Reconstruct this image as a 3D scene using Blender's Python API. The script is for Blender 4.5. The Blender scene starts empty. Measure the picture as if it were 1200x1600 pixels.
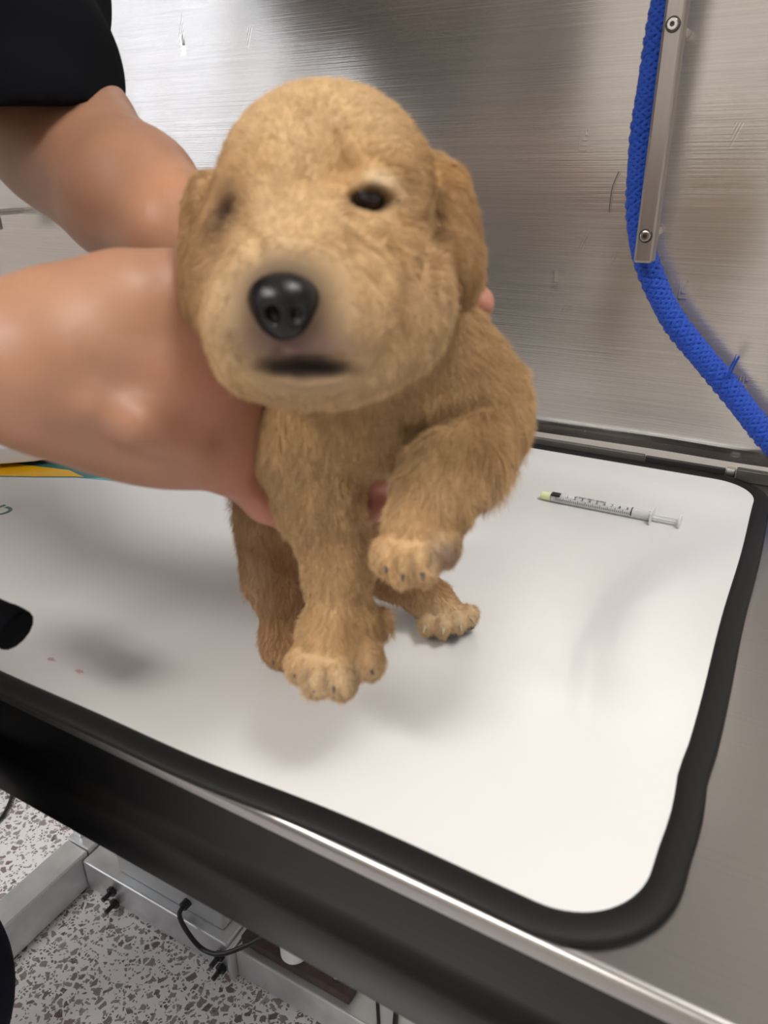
import bpy, bmesh, math, random
import numpy as np
from mathutils import Vector, Matrix

C = bpy.context.scene.collection
SC = bpy.context.scene
random.seed(7)
RNG = np.random.default_rng(7)

# ------------------------------------------------------------------ camera
TABLE = 0.72
# axes the puppy and the arms are modelled along: right / up / towards the viewer
VIEW = np.array(((0.872317, -0.199759, 0.446273), (0.488818, 0.376704, -0.786861), (-0.010930, 0.904539, 0.426251)))
EYE = np.array((0.0, 0.0, 1.0))
cam_data = bpy.data.cameras.new('camera')
cam = bpy.data.objects.new('camera', cam_data)
C.objects.link(cam)
cam.matrix_world = Matrix([[*VIEW[i], EYE[i]] for i in range(3)] + [[0, 0, 0, 1]])
cam_data.sensor_fit = 'VERTICAL'
cam_data.sensor_height = 24.0
cam_data.lens = 24.0 * 1172.0 / 1600.0
cam_data.clip_start = 0.02
cam_data.dof.use_dof = True
cam_data.dof.focus_distance = 0.80
cam_data.dof.aperture_fstop = 7.0
SC.camera = cam

# ------------------------------------------------------------------ light
world = bpy.data.worlds.new('world')
SC.world = world
world.use_nodes = True
world.node_tree.nodes['Background'].inputs[0].default_value = (0.80, 0.86, 1.0, 1)
world.node_tree.nodes['Background'].inputs[1].default_value = 0.32
SC.view_settings.view_transform = 'Standard'
SC.view_settings.look = 'None'
SC.view_settings.gamma = 1.0
SC.view_settings.use_curve_mapping = False
SC.view_settings.exposure = -0.12
SC.cycles.use_denoising = True
SC.cycles.max_bounces = 8
SC.cycles.diffuse_bounces = 4
SC.cycles.transparent_max_bounces = 12


def area(name, loc, target, sx, sy, power, col):
    l = bpy.data.lights.new(name, 'AREA')
    l.shape = 'RECTANGLE'
    l.size, l.size_y, l.energy, l.color = sx, sy, power, col
    o = bpy.data.objects.new(name, l)
    o.location = loc
    o.rotation_euler = (Vector(target) - Vector(loc)).to_track_quat('-Z', 'Y').to_euler()
    C.objects.link(o)
    return o


area('ceiling_light_lamp', (0.62, 0.22, 2.52), (-0.15, 0.30, 0.8), 0.50, 0.35, 17, (1.0, 0.97, 0.93))
area('ceiling_light_lamp_rear', (-0.9, -1.5, 2.52), (-0.9, -1.7, 0), 1.1, 0.5, 62, (1.0, 0.96, 0.91))
area('window_daylight', (-3.02, -1.3, 1.5), (0.0, 0.4, 0.8), 1.6, 1.4, 19, (0.84, 0.91, 1.0))


# ------------------------------------------------------------------ materials
def mat(name, col, rough=0.5, metal=0.0, noise=None, bump=None, **kw):
    """noise = (scale, amount) colour mottling; bump = (scale, strength, distance)"""
    m = bpy.data.materials.new(name)
    m.use_nodes = True
    nt = m.node_tree
    b = nt.nodes['Principled BSDF']
    b.inputs['Base Color'].default_value = (*col, 1)
    b.inputs['Roughness'].default_value = rough
    b.inputs['Metallic'].default_value = metal
    for k, v in kw.items():
        b.inputs[k.replace('_', ' ')].default_value = v
    tc = nt.nodes.new('ShaderNodeTexCoord')
    if noise:
        n = nt.nodes.new('ShaderNodeTexNoise')
        n.inputs['Scale'].default_value = noise[0]
        n.inputs['Detail'].default_value = 5
        nt.links.new(tc.outputs['Object'], n.inputs['Vector'])
        mx = nt.nodes.new('ShaderNodeMix')
        mx.data_type = 'RGBA'
        a = noise[1]
        mx.inputs[6].default_value = (*[c * (1 - a) for c in col], 1)
        mx.inputs[7].default_value = (*[min(1, c * (1 + a)) for c in col], 1)
        nt.links.new(n.outputs['Fac'], mx.inputs[0])
        nt.links.new(mx.outputs[2], b.inputs['Base Color'])
    if bump:
        n = nt.nodes.new('ShaderNodeTexNoise')
        n.inputs['Scale'].default_value = bump[0]
        n.inputs['Detail'].default_value = 4
        nt.links.new(tc.outputs['Object'], n.inputs['Vector'])
        bp = nt.nodes.new('ShaderNodeBump')
        bp.inputs['Strength'].default_value = bump[1]
        bp.inputs['Distance'].default_value = bump[2]
        nt.links.new(n.outputs['Fac'], bp.inputs['Height'])
        nt.links.new(bp.outputs['Normal'], b.inputs['Normal'])
    return m


def brushed(name, col, rough, along=(3.0, 220.0, 900.0), aniso=0.8, dents=0.0, strength=0.12, mott=0.10):
    m = bpy.data.materials.new(name)
    m.use_nodes = True
    nt = m.node_tree
    L = nt.links.new
    b = nt.nodes['Principled BSDF']
    b.inputs['Metallic'].default_value = 1
    b.inputs['Anisotropic'].default_value = aniso
    tc = nt.nodes.new('ShaderNodeTexCoord')
    mp = nt.nodes.new('ShaderNodeMapping')
    mp.inputs['Scale'].default_value = along
    L(tc.outputs['Object'], mp.inputs['Vector'])
    n = nt.nodes.new('ShaderNodeTexNoise')
    n.inputs['Scale'].default_value = 1
    n.inputs['Detail'].default_value = 3
    L(mp.outputs['Vector'], n.inputs['Vector'])
    big = nt.nodes.new('ShaderNodeTexNoise')
    big.inputs['Scale'].default_value = 9
    big.inputs['Detail'].default_value = 4
    L(tc.outputs['Object'], big.inputs['Vector'])
    mr = nt.nodes.new('ShaderNodeMapRange')
    mr.inputs[3].default_value = rough * 0.85
    mr.inputs[4].default_value = rough * 1.2
    L(big.outputs['Fac'], mr.inputs[0])
    L(mr.outputs[0], b.inputs['Roughness'])
    mx = nt.nodes.new('ShaderNodeMix')
    mx.data_type = 'RGBA'
    mx.inputs[6].default_value = (*[c * (1 - mott) for c in col], 1)
    mx.inputs[7].default_value = (*[min(1, c * (1 + mott)) for c in col], 1)
    L(n.outputs['Fac'], mx.inputs[0])
    L(mx.outputs[2], b.inputs['Base Color'])
    bp = nt.nodes.new('ShaderNodeBump')
    bp.inputs['Strength'].default_value = strength
    bp.inputs['Distance'].default_value = 0.0004
    L(n.outputs['Fac'], bp.inputs['Height'])
    if dents:
        mp2 = nt.nodes.new('ShaderNodeMapping')
        mp2.inputs['Scale'].default_value = (1.0, 1.0, 0.35)
        L(tc.outputs['Object'], mp2.inputs['Vector'])
        d = nt.nodes.new('ShaderNodeTexNoise')
        d.inputs['Scale'].default_value = 11
        d.inputs['Detail'].default_value = 1.2
        L(mp2.outputs['Vector'], d.inputs['Vector'])
        bp2 = nt.nodes.new('ShaderNodeBump')
        bp2.inputs['Strength'].default_value = 1.0
        bp2.inputs['Distance'].default_value = dents
        L(d.outputs['Fac'], bp2.inputs['Height'])
        L(bp2.outputs['Normal'], bp.inputs['Normal'])
    L(bp.outputs['Normal'], b.inputs['Normal'])
    tg = nt.nodes.new('ShaderNodeTangent')
    tg.direction_type = 'UV_MAP'
    L(tg.outputs[0], b.inputs['Tangent'])
    return m


def attr_mat(name, rough, attribute='col', bump=None, sss=0.0, gain=1.0, radius=(0.01, 0.004, 0.002), spec=0.5, noise=0.0, nscale=60):
    m = bpy.data.materials.new(name)
    m.use_nodes = True
    nt = m.node_tree
    L = nt.links.new
    b = nt.nodes['Principled BSDF']
    b.inputs['Roughness'].default_value = rough
    b.inputs['Specular IOR Level'].default_value = spec
    a = nt.nodes.new('ShaderNodeAttribute')
    a.attribute_name = attribute
    src = a.outputs['Color']
    tc = nt.nodes.new('ShaderNodeTexCoord')
    if noise:
        n = nt.nodes.new('ShaderNodeTexNoise')
        n.inputs['Scale'].default_value = nscale
        n.inputs['Detail'].default_value = 4
        L(tc.outputs['Object'], n.inputs['Vector'])
        mr = nt.nodes.new('ShaderNodeMapRange')
        mr.inputs[1].default_value = 0.3
        mr.inputs[2].default_value = 0.7
        mr.inputs[3].default_value = 1 - noise
        mr.inputs[4].default_value = 1 + noise
        L(n.outputs['Fac'], mr.inputs[0])
        vm = nt.nodes.new('ShaderNodeVectorMath')
        vm.operation = 'SCALE'
        L(src, vm.inputs[0])
        L(mr.outputs[0], vm.inputs['Scale'])
        src = vm.outputs[0]
    L(src, b.inputs['Base Color'])
    if sss:
        b.inputs['Subsurface Weight'].default_value = sss
        b.inputs['Subsurface Radius'].default_value = radius
        b.inputs['Subsurface Scale'].default_value = 1.0
    if bump:
        n = nt.nodes.new('ShaderNodeTexNoise')
        n.inputs['Scale'].default_value = bump[0]
        n.inputs['Detail'].default_value = 3
        L(tc.outputs['Object'], n.inputs['Vector'])
        bp = nt.nodes.new('ShaderNodeBump')
        bp.inputs['Strength'].default_value = bump[1]
        bp.inputs['Distance'].default_value = bump[2]
        L(n.outputs['Fac'], bp.inputs['Height'])
        L(bp.outputs['Normal'], b.inputs['Normal'])
    return m


def emitter(name, col, s):
    m = bpy.data.materials.new(name)
    m.use_nodes = True
    b = m.node_tree.nodes['Principled BSDF']
    b.inputs['Base Color'].default_value = (0.8, 0.8, 0.8, 1)
    b.inputs['Emission Color'].default_value = (*col, 1)
    b.inputs['Emission Strength'].default_value = s
    return m


def terrazzo():
    m = bpy.data.materials.new('terrazzo')
    m.use_nodes = True
    nt = m.node_tree
    L = nt.links.new
    b = nt.nodes['Principled BSDF']
    b.inputs['Roughness'].default_value = 0.35
    tc = nt.nodes.new('ShaderNodeTexCoord')
    wn = nt.nodes.new('ShaderNodeTexNoise')
    wn.inputs['Scale'].default_value = 120
    L(tc.outputs['Object'], wn.inputs['Vector'])
    va = nt.nodes.new('ShaderNodeVectorMath')
    va.operation = 'MULTIPLY_ADD'
    va.inputs[1].default_value = (0.006, 0.006, 0.006)
    L(wn.outputs['Color'], va.inputs[0])
    L(tc.outputs['Object'], va.inputs[2])
    base = None
    for scale, thr, frac, seed in ((92.0, 0.22, 0.58, 0), (215.0, 0.22, 0.45, 3.1)):
        off = nt.nodes.new('ShaderNodeVectorMath')
        off.inputs[1].default_value = (seed, seed, 0)
        L(va.outputs[0], off.inputs[0])
        vo = nt.nodes.new('ShaderNodeTexVoronoi')
        vo.voronoi_dimensions = '2D'
        vo.inputs['Scale'].default_value = scale
        L(off.outputs[0], vo.inputs['Vector'])
        ve = nt.nodes.new('ShaderNodeTexVoronoi')
        ve.voronoi_dimensions = '2D'
        ve.feature = 'DISTANCE_TO_EDGE'
        ve.inputs['Scale'].default_value = scale
        L(off.outputs[0], ve.inputs['Vector'])
        sep = nt.nodes.new('ShaderNodeSeparateColor')
        L(vo.outputs['Color'], sep.inputs[0])
        th = nt.nodes.new('ShaderNodeMath')      # threshold varies per chip
        th.operation = 'MULTIPLY_ADD'
        th.inputs[1].default_value = 0.16
        th.inputs[2].default_value = thr * 0.55
        L(sep.outputs[1], th.inputs[0])
        g1 = nt.nodes.new('ShaderNodeMath')
        g1.operation = 'GREATER_THAN'
        L(ve.outputs['Distance'], g1.inputs[0])
        L(th.outputs[0], g1.inputs[1])
        g2 = nt.nodes.new('ShaderNodeMath')
        g2.operation = 'LESS_THAN'
        L(sep.outputs[0], g2.inputs[0])
        g2.inputs[1].default_value = frac
        mul = nt.nodes.new('ShaderNodeMath')
        mul.operation = 'MULTIPLY'
        L(g1.outputs[0], mul.inputs[0])
        L(g2.outputs[0], mul.inputs[1])
        cr = nt.nodes.new('ShaderNodeValToRGB')
        els = cr.color_ramp
        els.elements[0].color = (0.17, 0.115, 0.115, 1)
        els.elements[1].color = (0.42, 0.40, 0.42, 1)
        for p, c in ((0.25, (0.24, 0.20, 0.205, 1)), (0.45, (0.30, 0.235, 0.235, 1)), (0.6, (0.36, 0.31, 0.30, 1)), (0.8, (0.30, 0.29, 0.30, 1))):
            e = els.elements.new(p)
            e.color = c
        L(sep.outputs[2], cr.inputs[0])
        mx = nt.nodes.new('ShaderNodeMix')
        mx.data_type = 'RGBA'
        if base is None:
            mx.inputs[6].default_value = (0.88, 0.865, 0.885, 1)
        else:
            L(base, mx.inputs[6])
        L(cr.outputs[0], mx.inputs[7])
        L(mul.outputs[0], mx.inputs[0])
        base = mx.outputs[2]
    L(base, b.inputs['Base Color'])
    return m


M = {}
M['wall'] = brushed('brushed_steel_panel', (0.72, 0.70, 0.68), 0.155, (4, 1, 900), 0.9, strength=0.36)
M['steel'] = brushed('brushed_steel', (0.50, 0.48, 0.47), 0.28, (500, 6, 6), 0.3)
M['apron'] = brushed('apron_dark_reflection', (0.018, 0.0165, 0.0155), 0.34, (4, 500, 500), 0.3)  # steel coloured near black to stand for reflected dark clothing
M['edge'] = brushed('rolled_steel_edge', (0.31, 0.295, 0.285), 0.30, (4, 500, 500), 0.3)
M['bar'] = brushed('satin_steel', (0.38, 0.35, 0.335), 0.33, (900, 900, 8), 0.2)
M['bolt'] = mat('bolt_steel', (0.62, 0.60, 0.58), 0.22, 1.0)
M['galv'] = mat('galvanised_steel', (0.66, 0.68, 0.70), 0.34, 0.72, noise=(26, 0.28), bump=(60, 0.15, 0.001))
M['galvbox'] = mat('grey_cover', (0.46, 0.48, 0.50), 0.42, 0.4, noise=(30, 0.10))
M['rubber'] = mat('black_rubber', (0.006, 0.006, 0.0063), 0.6, bump=(140, 0.25, 0.0006), Specular_IOR_Level=0.3)
M['black'] = mat('black_plastic', (0.012, 0.012, 0.013), 0.35)
M['darkgap'] = mat('dark_rail', (0.025, 0.023, 0.022), 0.45)
M['greyrail'] = mat('grey_rail', (0.13, 0.12, 0.11), 0.4, 0.5)
M['cloth'] = mat('navy_cloth', (0.0035, 0.0035, 0.005), 0.95, Specular_IOR_Level=0.1)
M['trouser'] = mat('navy_trouser', (0.004, 0.005, 0.012), 0.95, Specular_IOR_Level=0.1)
M['brown'] = mat('rusty_plate', (0.055, 0.035, 0.032), 0.7, noise=(70, 0.5), bump=(90, 0.5, 0.001))
M['whitebox'] = mat('white_plastic', (0.80, 0.80, 0.83), 0.35)
M['paint'] = mat('wall_paint', (0.78, 0.745, 0.70), 0.8)
M['ceil'] = mat('ceiling_paint', (0.78, 0.78, 0.77), 0.9)
M['wood'] = mat('cabinet_front', (0.10, 0.09, 0.085), 0.5)
M['curtain'] = mat('grey_curtain', (0.42, 0.43, 0.46), 0.8)
M['pinkish'] = mat('pink_notice', (0.55, 0.33, 0.33), 0.7)
M['rope'] = mat('blue_rope', (0.004, 0.055, 0.40), 0.75, noise=(500, 0.35), bump=(1500, 0.6, 0.0006), Sheen_Weight=0.1)
M['clear'] = mat('clear_plastic', (0.92, 0.93, 0.93), 0.10, Alpha=0.38)
M['cap'] = mat('yellow_cap', (0.85, 0.85, 0.50), 0.45)
M['ink'] = mat('black_ink', (0.02, 0.02, 0.02), 0.6)
M['plunger'] = mat('milky_plastic', (0.86, 0.87, 0.87), 0.3, Alpha=0.75)
M['floor'] = terrazzo()
M['lamp'] = emitter('lit_panel', (1.0, 0.98, 0.95), 5.0)
M['daylight'] = emitter('daylight_pane', (0.88, 0.94, 1.0), 1.0)
M['skin'] = attr_mat('skin', 0.46, bump=(260, 0.18, 0.0010), sss=0.18, radius=(0.012, 0.005, 0.003), spec=0.4, noise=0.07, nscale=38)
M['pup'] = attr_mat('puppy_coat', 0.8, bump=(700, 0.4, 0.0008), spec=0.2)
M['fur'] = attr_mat('puppy_fur', 0.62, spec=0.22)
M['nose'] = mat('wet_nose', (0.006, 0.005, 0.0055), 0.26, bump=(1400, 0.3, 0.0004), Specular_IOR_Level=0.35)
M['eye'] = mat('dark_eye', (0.012, 0.008, 0.007), 0.06)
M['claw'] = mat('dark_claw', (0.06, 0.052, 0.055), 0.3)
M['paleclaw'] = mat('pale_claw', (0.42, 0.36, 0.26), 0.4)
M['pad'] = mat('dark_pad', (0.045, 0.038, 0.040), 0.6)
M['hair'] = mat('brown_hair', (0.05, 0.03, 0.02), 0.6)
M['green'] = mat('green_print', (0.055, 0.18, 0.16), 0.25)
M['yellow'] = mat('yellow_print', (0.85, 0.45, 0.01), 0.25)
M['bluep'] = mat('blue_print', (0.16, 0.52, 0.64), 0.25)
M['blackp'] = mat('black_print', (0.01, 0.015, 0.012), 0.3)


def mat_white():
    m = mat('white_mat_top', (0.73, 0.728, 0.722), 0.24, Coat_Weight=0.3)
    nt = m.node_tree
    b = nt.nodes['Principled BSDF']
    tc = nt.nodes['Texture Coordinate']
    hs = []
    for s, d in ((7, 0.0012), (55, 0.00012)):
        n = nt.nodes.new('ShaderNodeTexNoise')
        n.inputs['Scale'].default_value = s
        nt.links.new(tc.outputs['Object'], n.inputs['Vector'])
        bp = nt.nodes.new('ShaderNodeBump')
        bp.inputs['Distance'].default_value = d
        bp.inputs['Strength'].default_value = 0.8
        nt.links.new(n.outputs['Fac'], bp.inputs['Height'])
        if hs:
            nt.links.new(hs[-1].outputs[0], bp.inputs['Normal'])
        hs.append(bp)
    nt.links.new(hs[-1].outputs[0], b.inputs['Normal'])
    return m


M['mat'] = mat_white()


# ------------------------------------------------------------------ object helpers
def obj(name, bm, m, parent=None, smooth=False, loc=None):
    me = bpy.data.meshes.new(name)
    if isinstance(bm, bmesh.types.BMesh):
        bmesh.ops.recalc_face_normals(bm, faces=bm.faces[:])
        if 'UVMap' not in bm.loops.layers.uv:
            bm.loops.layers.uv.new('UVMap')
        uvl = bm.loops.layers.uv.active
        for f in bm.faces:
            n = f.normal
            for l in f.loops:
                v = l.vert.co
                l[uvl].uv = (v.x, v.z) if abs(n.y) >= max(abs(n.x), abs(n.z)) else ((v.x, v.y) if abs(n.z) >= abs(n.x) else (v.y, v.z))
        bm.to_mesh(me)
        bm.free()
    else:
        v, f = bm
        me.from_pydata([tuple(x) for x in v], [], [tuple(x) for x in f])
    me.materials.append(m)
    if smooth:
        me.polygons.foreach_set('use_smooth', [True] * len(me.polygons))
    o = bpy.data.objects.new(name, me)
    C.objects.link(o)
    if parent:
        o.parent = parent
    if loc:
        o.location = loc
    return o


def tag(o, label, cat, group=None):
    o['label'] = label
    o['category'] = cat
    if group:
        o['group'] = group
    return o


def thing(name, label, cat, loc=(0, 0, 0), group=None):
    o = bpy.data.objects.new(name, None)
    o.empty_display_size = 0.02
    C.objects.link(o)
    o.location = loc
    return tag(o, label, cat, group)


def struct(name, bm, m, parent=None, **k):
    o = obj(name, bm, m, parent, **k)
    if not parent:
        o['kind'] = 'structure'
    return o


def box(x0, x1, y0, y1, z0, z1, bevel=0.0, seg=2, bm=None):
    bm2 = bmesh.new()
    bmesh.ops.create_cube(bm2, size=1)
    for v in bm2.verts:
        v.co = Vector(((x0 + x1) / 2 + v.co.x * (x1 - x0), (y0 + y1) / 2 + v.co.y * (y1 - y0), (z0 + z1) / 2 + v.co.z * (z1 - z0)))
    if bevel:
        bmesh.ops.bevel(bm2, geom=bm2.edges[:], offset=bevel, segments=seg, affect='EDGES', profile=0.5)
    if bm is None:
        return bm2
    me = bpy.data.meshes.new('t')
    bm2.to_mesh(me)
    bm2.free()
    bm.from_mesh(me)
    bpy.data.meshes.remove(me)
    return bm


def rot_to(d):
    return Vector((0, 0, 1)).rotation_difference(Vector(d).normalized()).to_matrix().to_4x4()


def cyl(p, q, r, n=24, r2=None, bm=None, bevel=0.0):
    bm = bm or bmesh.new()
    p, q = Vector(p), Vector(q)
    r2 = r if r2 is None else r2
    mtx = Matrix.Translation((p + q) / 2) @ rot_to(q - p)
    g = bmesh.ops.create_cone(bm, cap_ends=True, segments=n, radius1=r, radius2=r2, depth=(q - p).length, matrix=mtx)
    if bevel:
        ed = [e for e in bm.edges if len(e.link_faces) == 2 and any(len(f.verts) > 4 for f in e.link_faces)]
        bmesh.ops.bevel(bm, geom=ed, offset=bevel, segments=2, affect='EDGES', profile=0.5)
    return bm


def smooth_path(pts, n=12):
    pts = [Vector(p) for p in pts]
    out = []
    for i in range(len(pts) - 1):
        p0, p1, p2, p3 = pts[max(i - 1, 0)], pts[i], pts[i + 1], pts[min(i + 2, len(pts) - 1)]
        for k in range(n):
            t = k / n
            out.append(0.5 * ((2 * p1) + (p2 - p0) * t + (2 * p0 - 5 * p1 + 4 * p2 - p3) * t * t + (3 * p1 - p0 - 3 * p2 + p3) * t ** 3))
    out.append(pts[-1])
    return out


def frames(path):
    T = []
    for i in range(len(path)):
        T.append((path[min(i + 1, len(path) - 1)] - path[max(i - 1, 0)]).normalized())
    N = [T[0].orthogonal().normalized()]
    for i in range(1, len(path)):
        q = T[i - 1].rotation_difference(T[i])
        N.append((q @ N[-1]).normalized())
    return T, N


def tube(path, r, n=8, V=None, F=None, caps=True):
    """tube around a list of points; r a number or a list"""
    V = [] if V is None else V
    F = [] if F is None else F
    T, N = frames(path)
    b0 = len(V)
    for i, p in enumerate(path):
        rr = r[i] if isinstance(r, (list, tuple)) else r
        B = T[i].cross(N[i])
        for k in range(n):
            a = 2 * math.pi * k / n
            V.append(p + (N[i] * math.cos(a) + B * math.sin(a)) * rr)
    for i in range(len(path) - 1):
        for k in range(n):
            a, b = b0 + i * n + k, b0 + i * n + (k + 1) % n
            F.append((a, b, b + n, a + n))
    if caps:
        F.append(tuple(b0 + k for k in reversed(range(n))))
        F.append(tuple(b0 + (len(path) - 1) * n + k for k in range(n)))
    return V, F


def rounded_rect(x0, x1, y0, y1, r, n=10):
    pts = []
    for cx, cy, a0 in ((x1 - r, y1 - r, 0), (x0 + r, y1 - r, 90), (x0 + r, y0 + r, 180), (x1 - r, y0 + r, 270)):
        for k in range(n + 1):
            a = math.radians(a0 + 90 * k / n)
            pts.append((cx + r * math.cos(a), cy + r * math.sin(a)))
    return pts


# ------------------------------------------------------------------ room
struct('floor', box(-3.2, 2.6, -3.2, 1.4, -0.05, 0.0), M['floor'])
struct('ceiling', box(-3.2, 2.6, -3.2, 1.4, 2.60, 2.65), M['ceil'])
struct('wall_front', box(-3.2, 2.6, 1.30, 1.40, 0, 2.6), M['paint'])
struct('wall_right', box(2.5, 2.6, -3.2, 1.3, 0, 2.6), M['paint'])
struct('wall_back', box(-3.2, 2.5, -3.2, -3.1, 0, 2.6), M['paint'])
wl = struct('wall_left', box(-3.2, -3.1, -3.1, 1.3, 0, 2.6), M['paint'])
w = struct('window_1', box(-3.095, -3.06, -2.45, -0.75, 0.75, 2.25, 0.004), M['whitebox'])
for k, y in enumerate((-2.42, -2.02, -1.62, -1.22)):
    obj('pane', box(-3.06, -3.052, y + 0.03, y + 0.37, 0.80, 2.20), M['daylight'], w)
for k in range(7):
    y = -2.40 + k * 0.235 + (0.05 if k % 2 else 0)
    bm = bmesh.new()
    prev = None
    for i in range(14):
        q = y + i * 0.010
        x = -3.03 + 0.012 * math.sin(i * 1.4)
        a, c = bm.verts.new((x, q, 0.70)), bm.verts.new((x, q, 2.30))
        if prev:
            bm.faces.new((prev[0], a, c, prev[1]))
        prev = (a, c)
    obj('curtain_fold', bm, M['pinkish'] if k in (2, 5) else M['curtain'], w)
d = struct('door_1', box(-2.05, -1.15, -3.098, -3.05, 0.0, 2.1, 0.004), M['wood'])
obj('door_handle', box(-1.27, -1.24, -3.05, -3.01, 0.98, 1.12, 0.004), M['bolt'], d)
for x, y in ((0.62, 0.22), (-0.9, -1.5)):
    t = thing('ceiling_light', 'flat lit ceiling panel above the steel table' if y > 0 else 'flat lit ceiling panel nearer the back wall', 'light', (x, y, 2.6))
    fr = bmesh.new()
    for a in ((-.60, .60, -.30, -.265), (-.60, .60, .265, .30), (-.60, -.565, -.265, .265), (.565, .60, -.265, .265)):
        box(a[0], a[1], a[2], a[3], -0.03, 0.0, bm=fr)
    obj('light_frame', fr, M['whitebox'], t)
    obj('diffuser', box(-.565, .565, -.265, .265, -0.022, -0.005), M['lamp'], t)


# steel sheet behind the table: a slightly wavy skin on a frame
def sheet(x0, x1, z0, z1, y, nx=220, nz=60, t=0.012):
    X = np.linspace(x0, x1, nx)
    Z = np.linspace(z0, z1, nz)
    V, F = [], []
    for i in range(nx):
        for j in range(nz):
            a, c = X[i], Z[j]
            wv = 0.0011 * math.sin(a * 34 + 0.8 * math.sin(c * 5)) * (0.35 + 0.65 / (1 + math.exp(-(a + 0.26) * 26)))
            wv += 0.0010 * math.sin(a * 13 + c * 2.1 + 1.0) + 0.00022 * math.sin(a * 61 + 2.0 * math.sin(c * 9)) + 0.00035 * math.sin(a * 27 + c * 7 + 2)
            V.append((a, y + wv, c))
    for i in range(nx - 1):
        for j in range(nz - 1):
            k = i * nz + j
            F.append((k, k + nz, k + nz + 1, k + 1))
    bm = bmesh.new()
    vs = [bm.verts.new(v) for v in V]
    for f in F:
        bm.faces.new([vs[i] for i in f])
    for v in vs:
        v.normal_update()
    g = bmesh.ops.solidify(bm, geom=bm.faces[:], thickness=-t)
    return bm


wp = obj('steel_wall_panel', sheet(-1.75, -0.008, 0.735, 1.95, 0.742), M['wall'], smooth=True)
tag(wp, 'tall brushed stainless steel panel standing behind the table', 'panel')
# a loose dark hair and two scratches clinging to the panel
V, F = tube(smooth_path([(-0.1754, 0.7385, 0.9873), (-0.1795, 0.7385, 0.9748), (-0.1802, 0.7385, 0.9610), (-0.1799, 0.7385, 0.9534)], 6), 0.00035, 5)
tag(obj('loose_hair', (V, F), M['ink']), 'single dark hair stuck on the steel panel left of the blue rope', 'hair')


# grab bars
def grab_bar(px, label, cx=-0.1355, ztop=1.27):
    t = thing('grab_bar', label, 'bar', (px, 0.741, 0.917), 'grab bars on the steel panel')
    bm = box(-0.0078, 0.0078, -0.052, -0.036, 0.0, ztop - 0.917, 0.0022, 3)
    obj('bar', bm, M['bar'], t, smooth=False)
    for z in (0.022, 0.172, 0.330):
        s = cyl((0, -0.040, z), (0, 0.0, z), 0.0042, 20)
        obj('standoff', s, M['bolt'], t, smooth=False)
        bolt = obj('bolt', cyl((0, -0.0525, z), (0, -0.0556, z), 0.0047, 28, r2=0.0039, bevel=0.0004), M['bolt'], t)
        obj('hex_socket', cyl((0, -0.0553, z), (0, -0.0558, z), 0.0020, 6), M['black'], bolt)
        # shadow line round the bolt head, drawn as a black ring
        V, F = tube([Vector((0.0052 * math.cos(a), -0.0522, z + 0.0052 * math.sin(a))) for a in np.linspace(0, 2 * math.pi, 25)], 0.0004, 6)
        obj('washer_shadow', (V, F), M['black'], bolt)
    return t


b1 = grab_bar(-0.1355, 'flat satin steel grab bar beside the blue rope, right end of the panel')
del b1['group']
b2 = grab_bar(-1.005, 'steel grab bar at the left end of the panel, only its post in view')
del b2['group']


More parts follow.
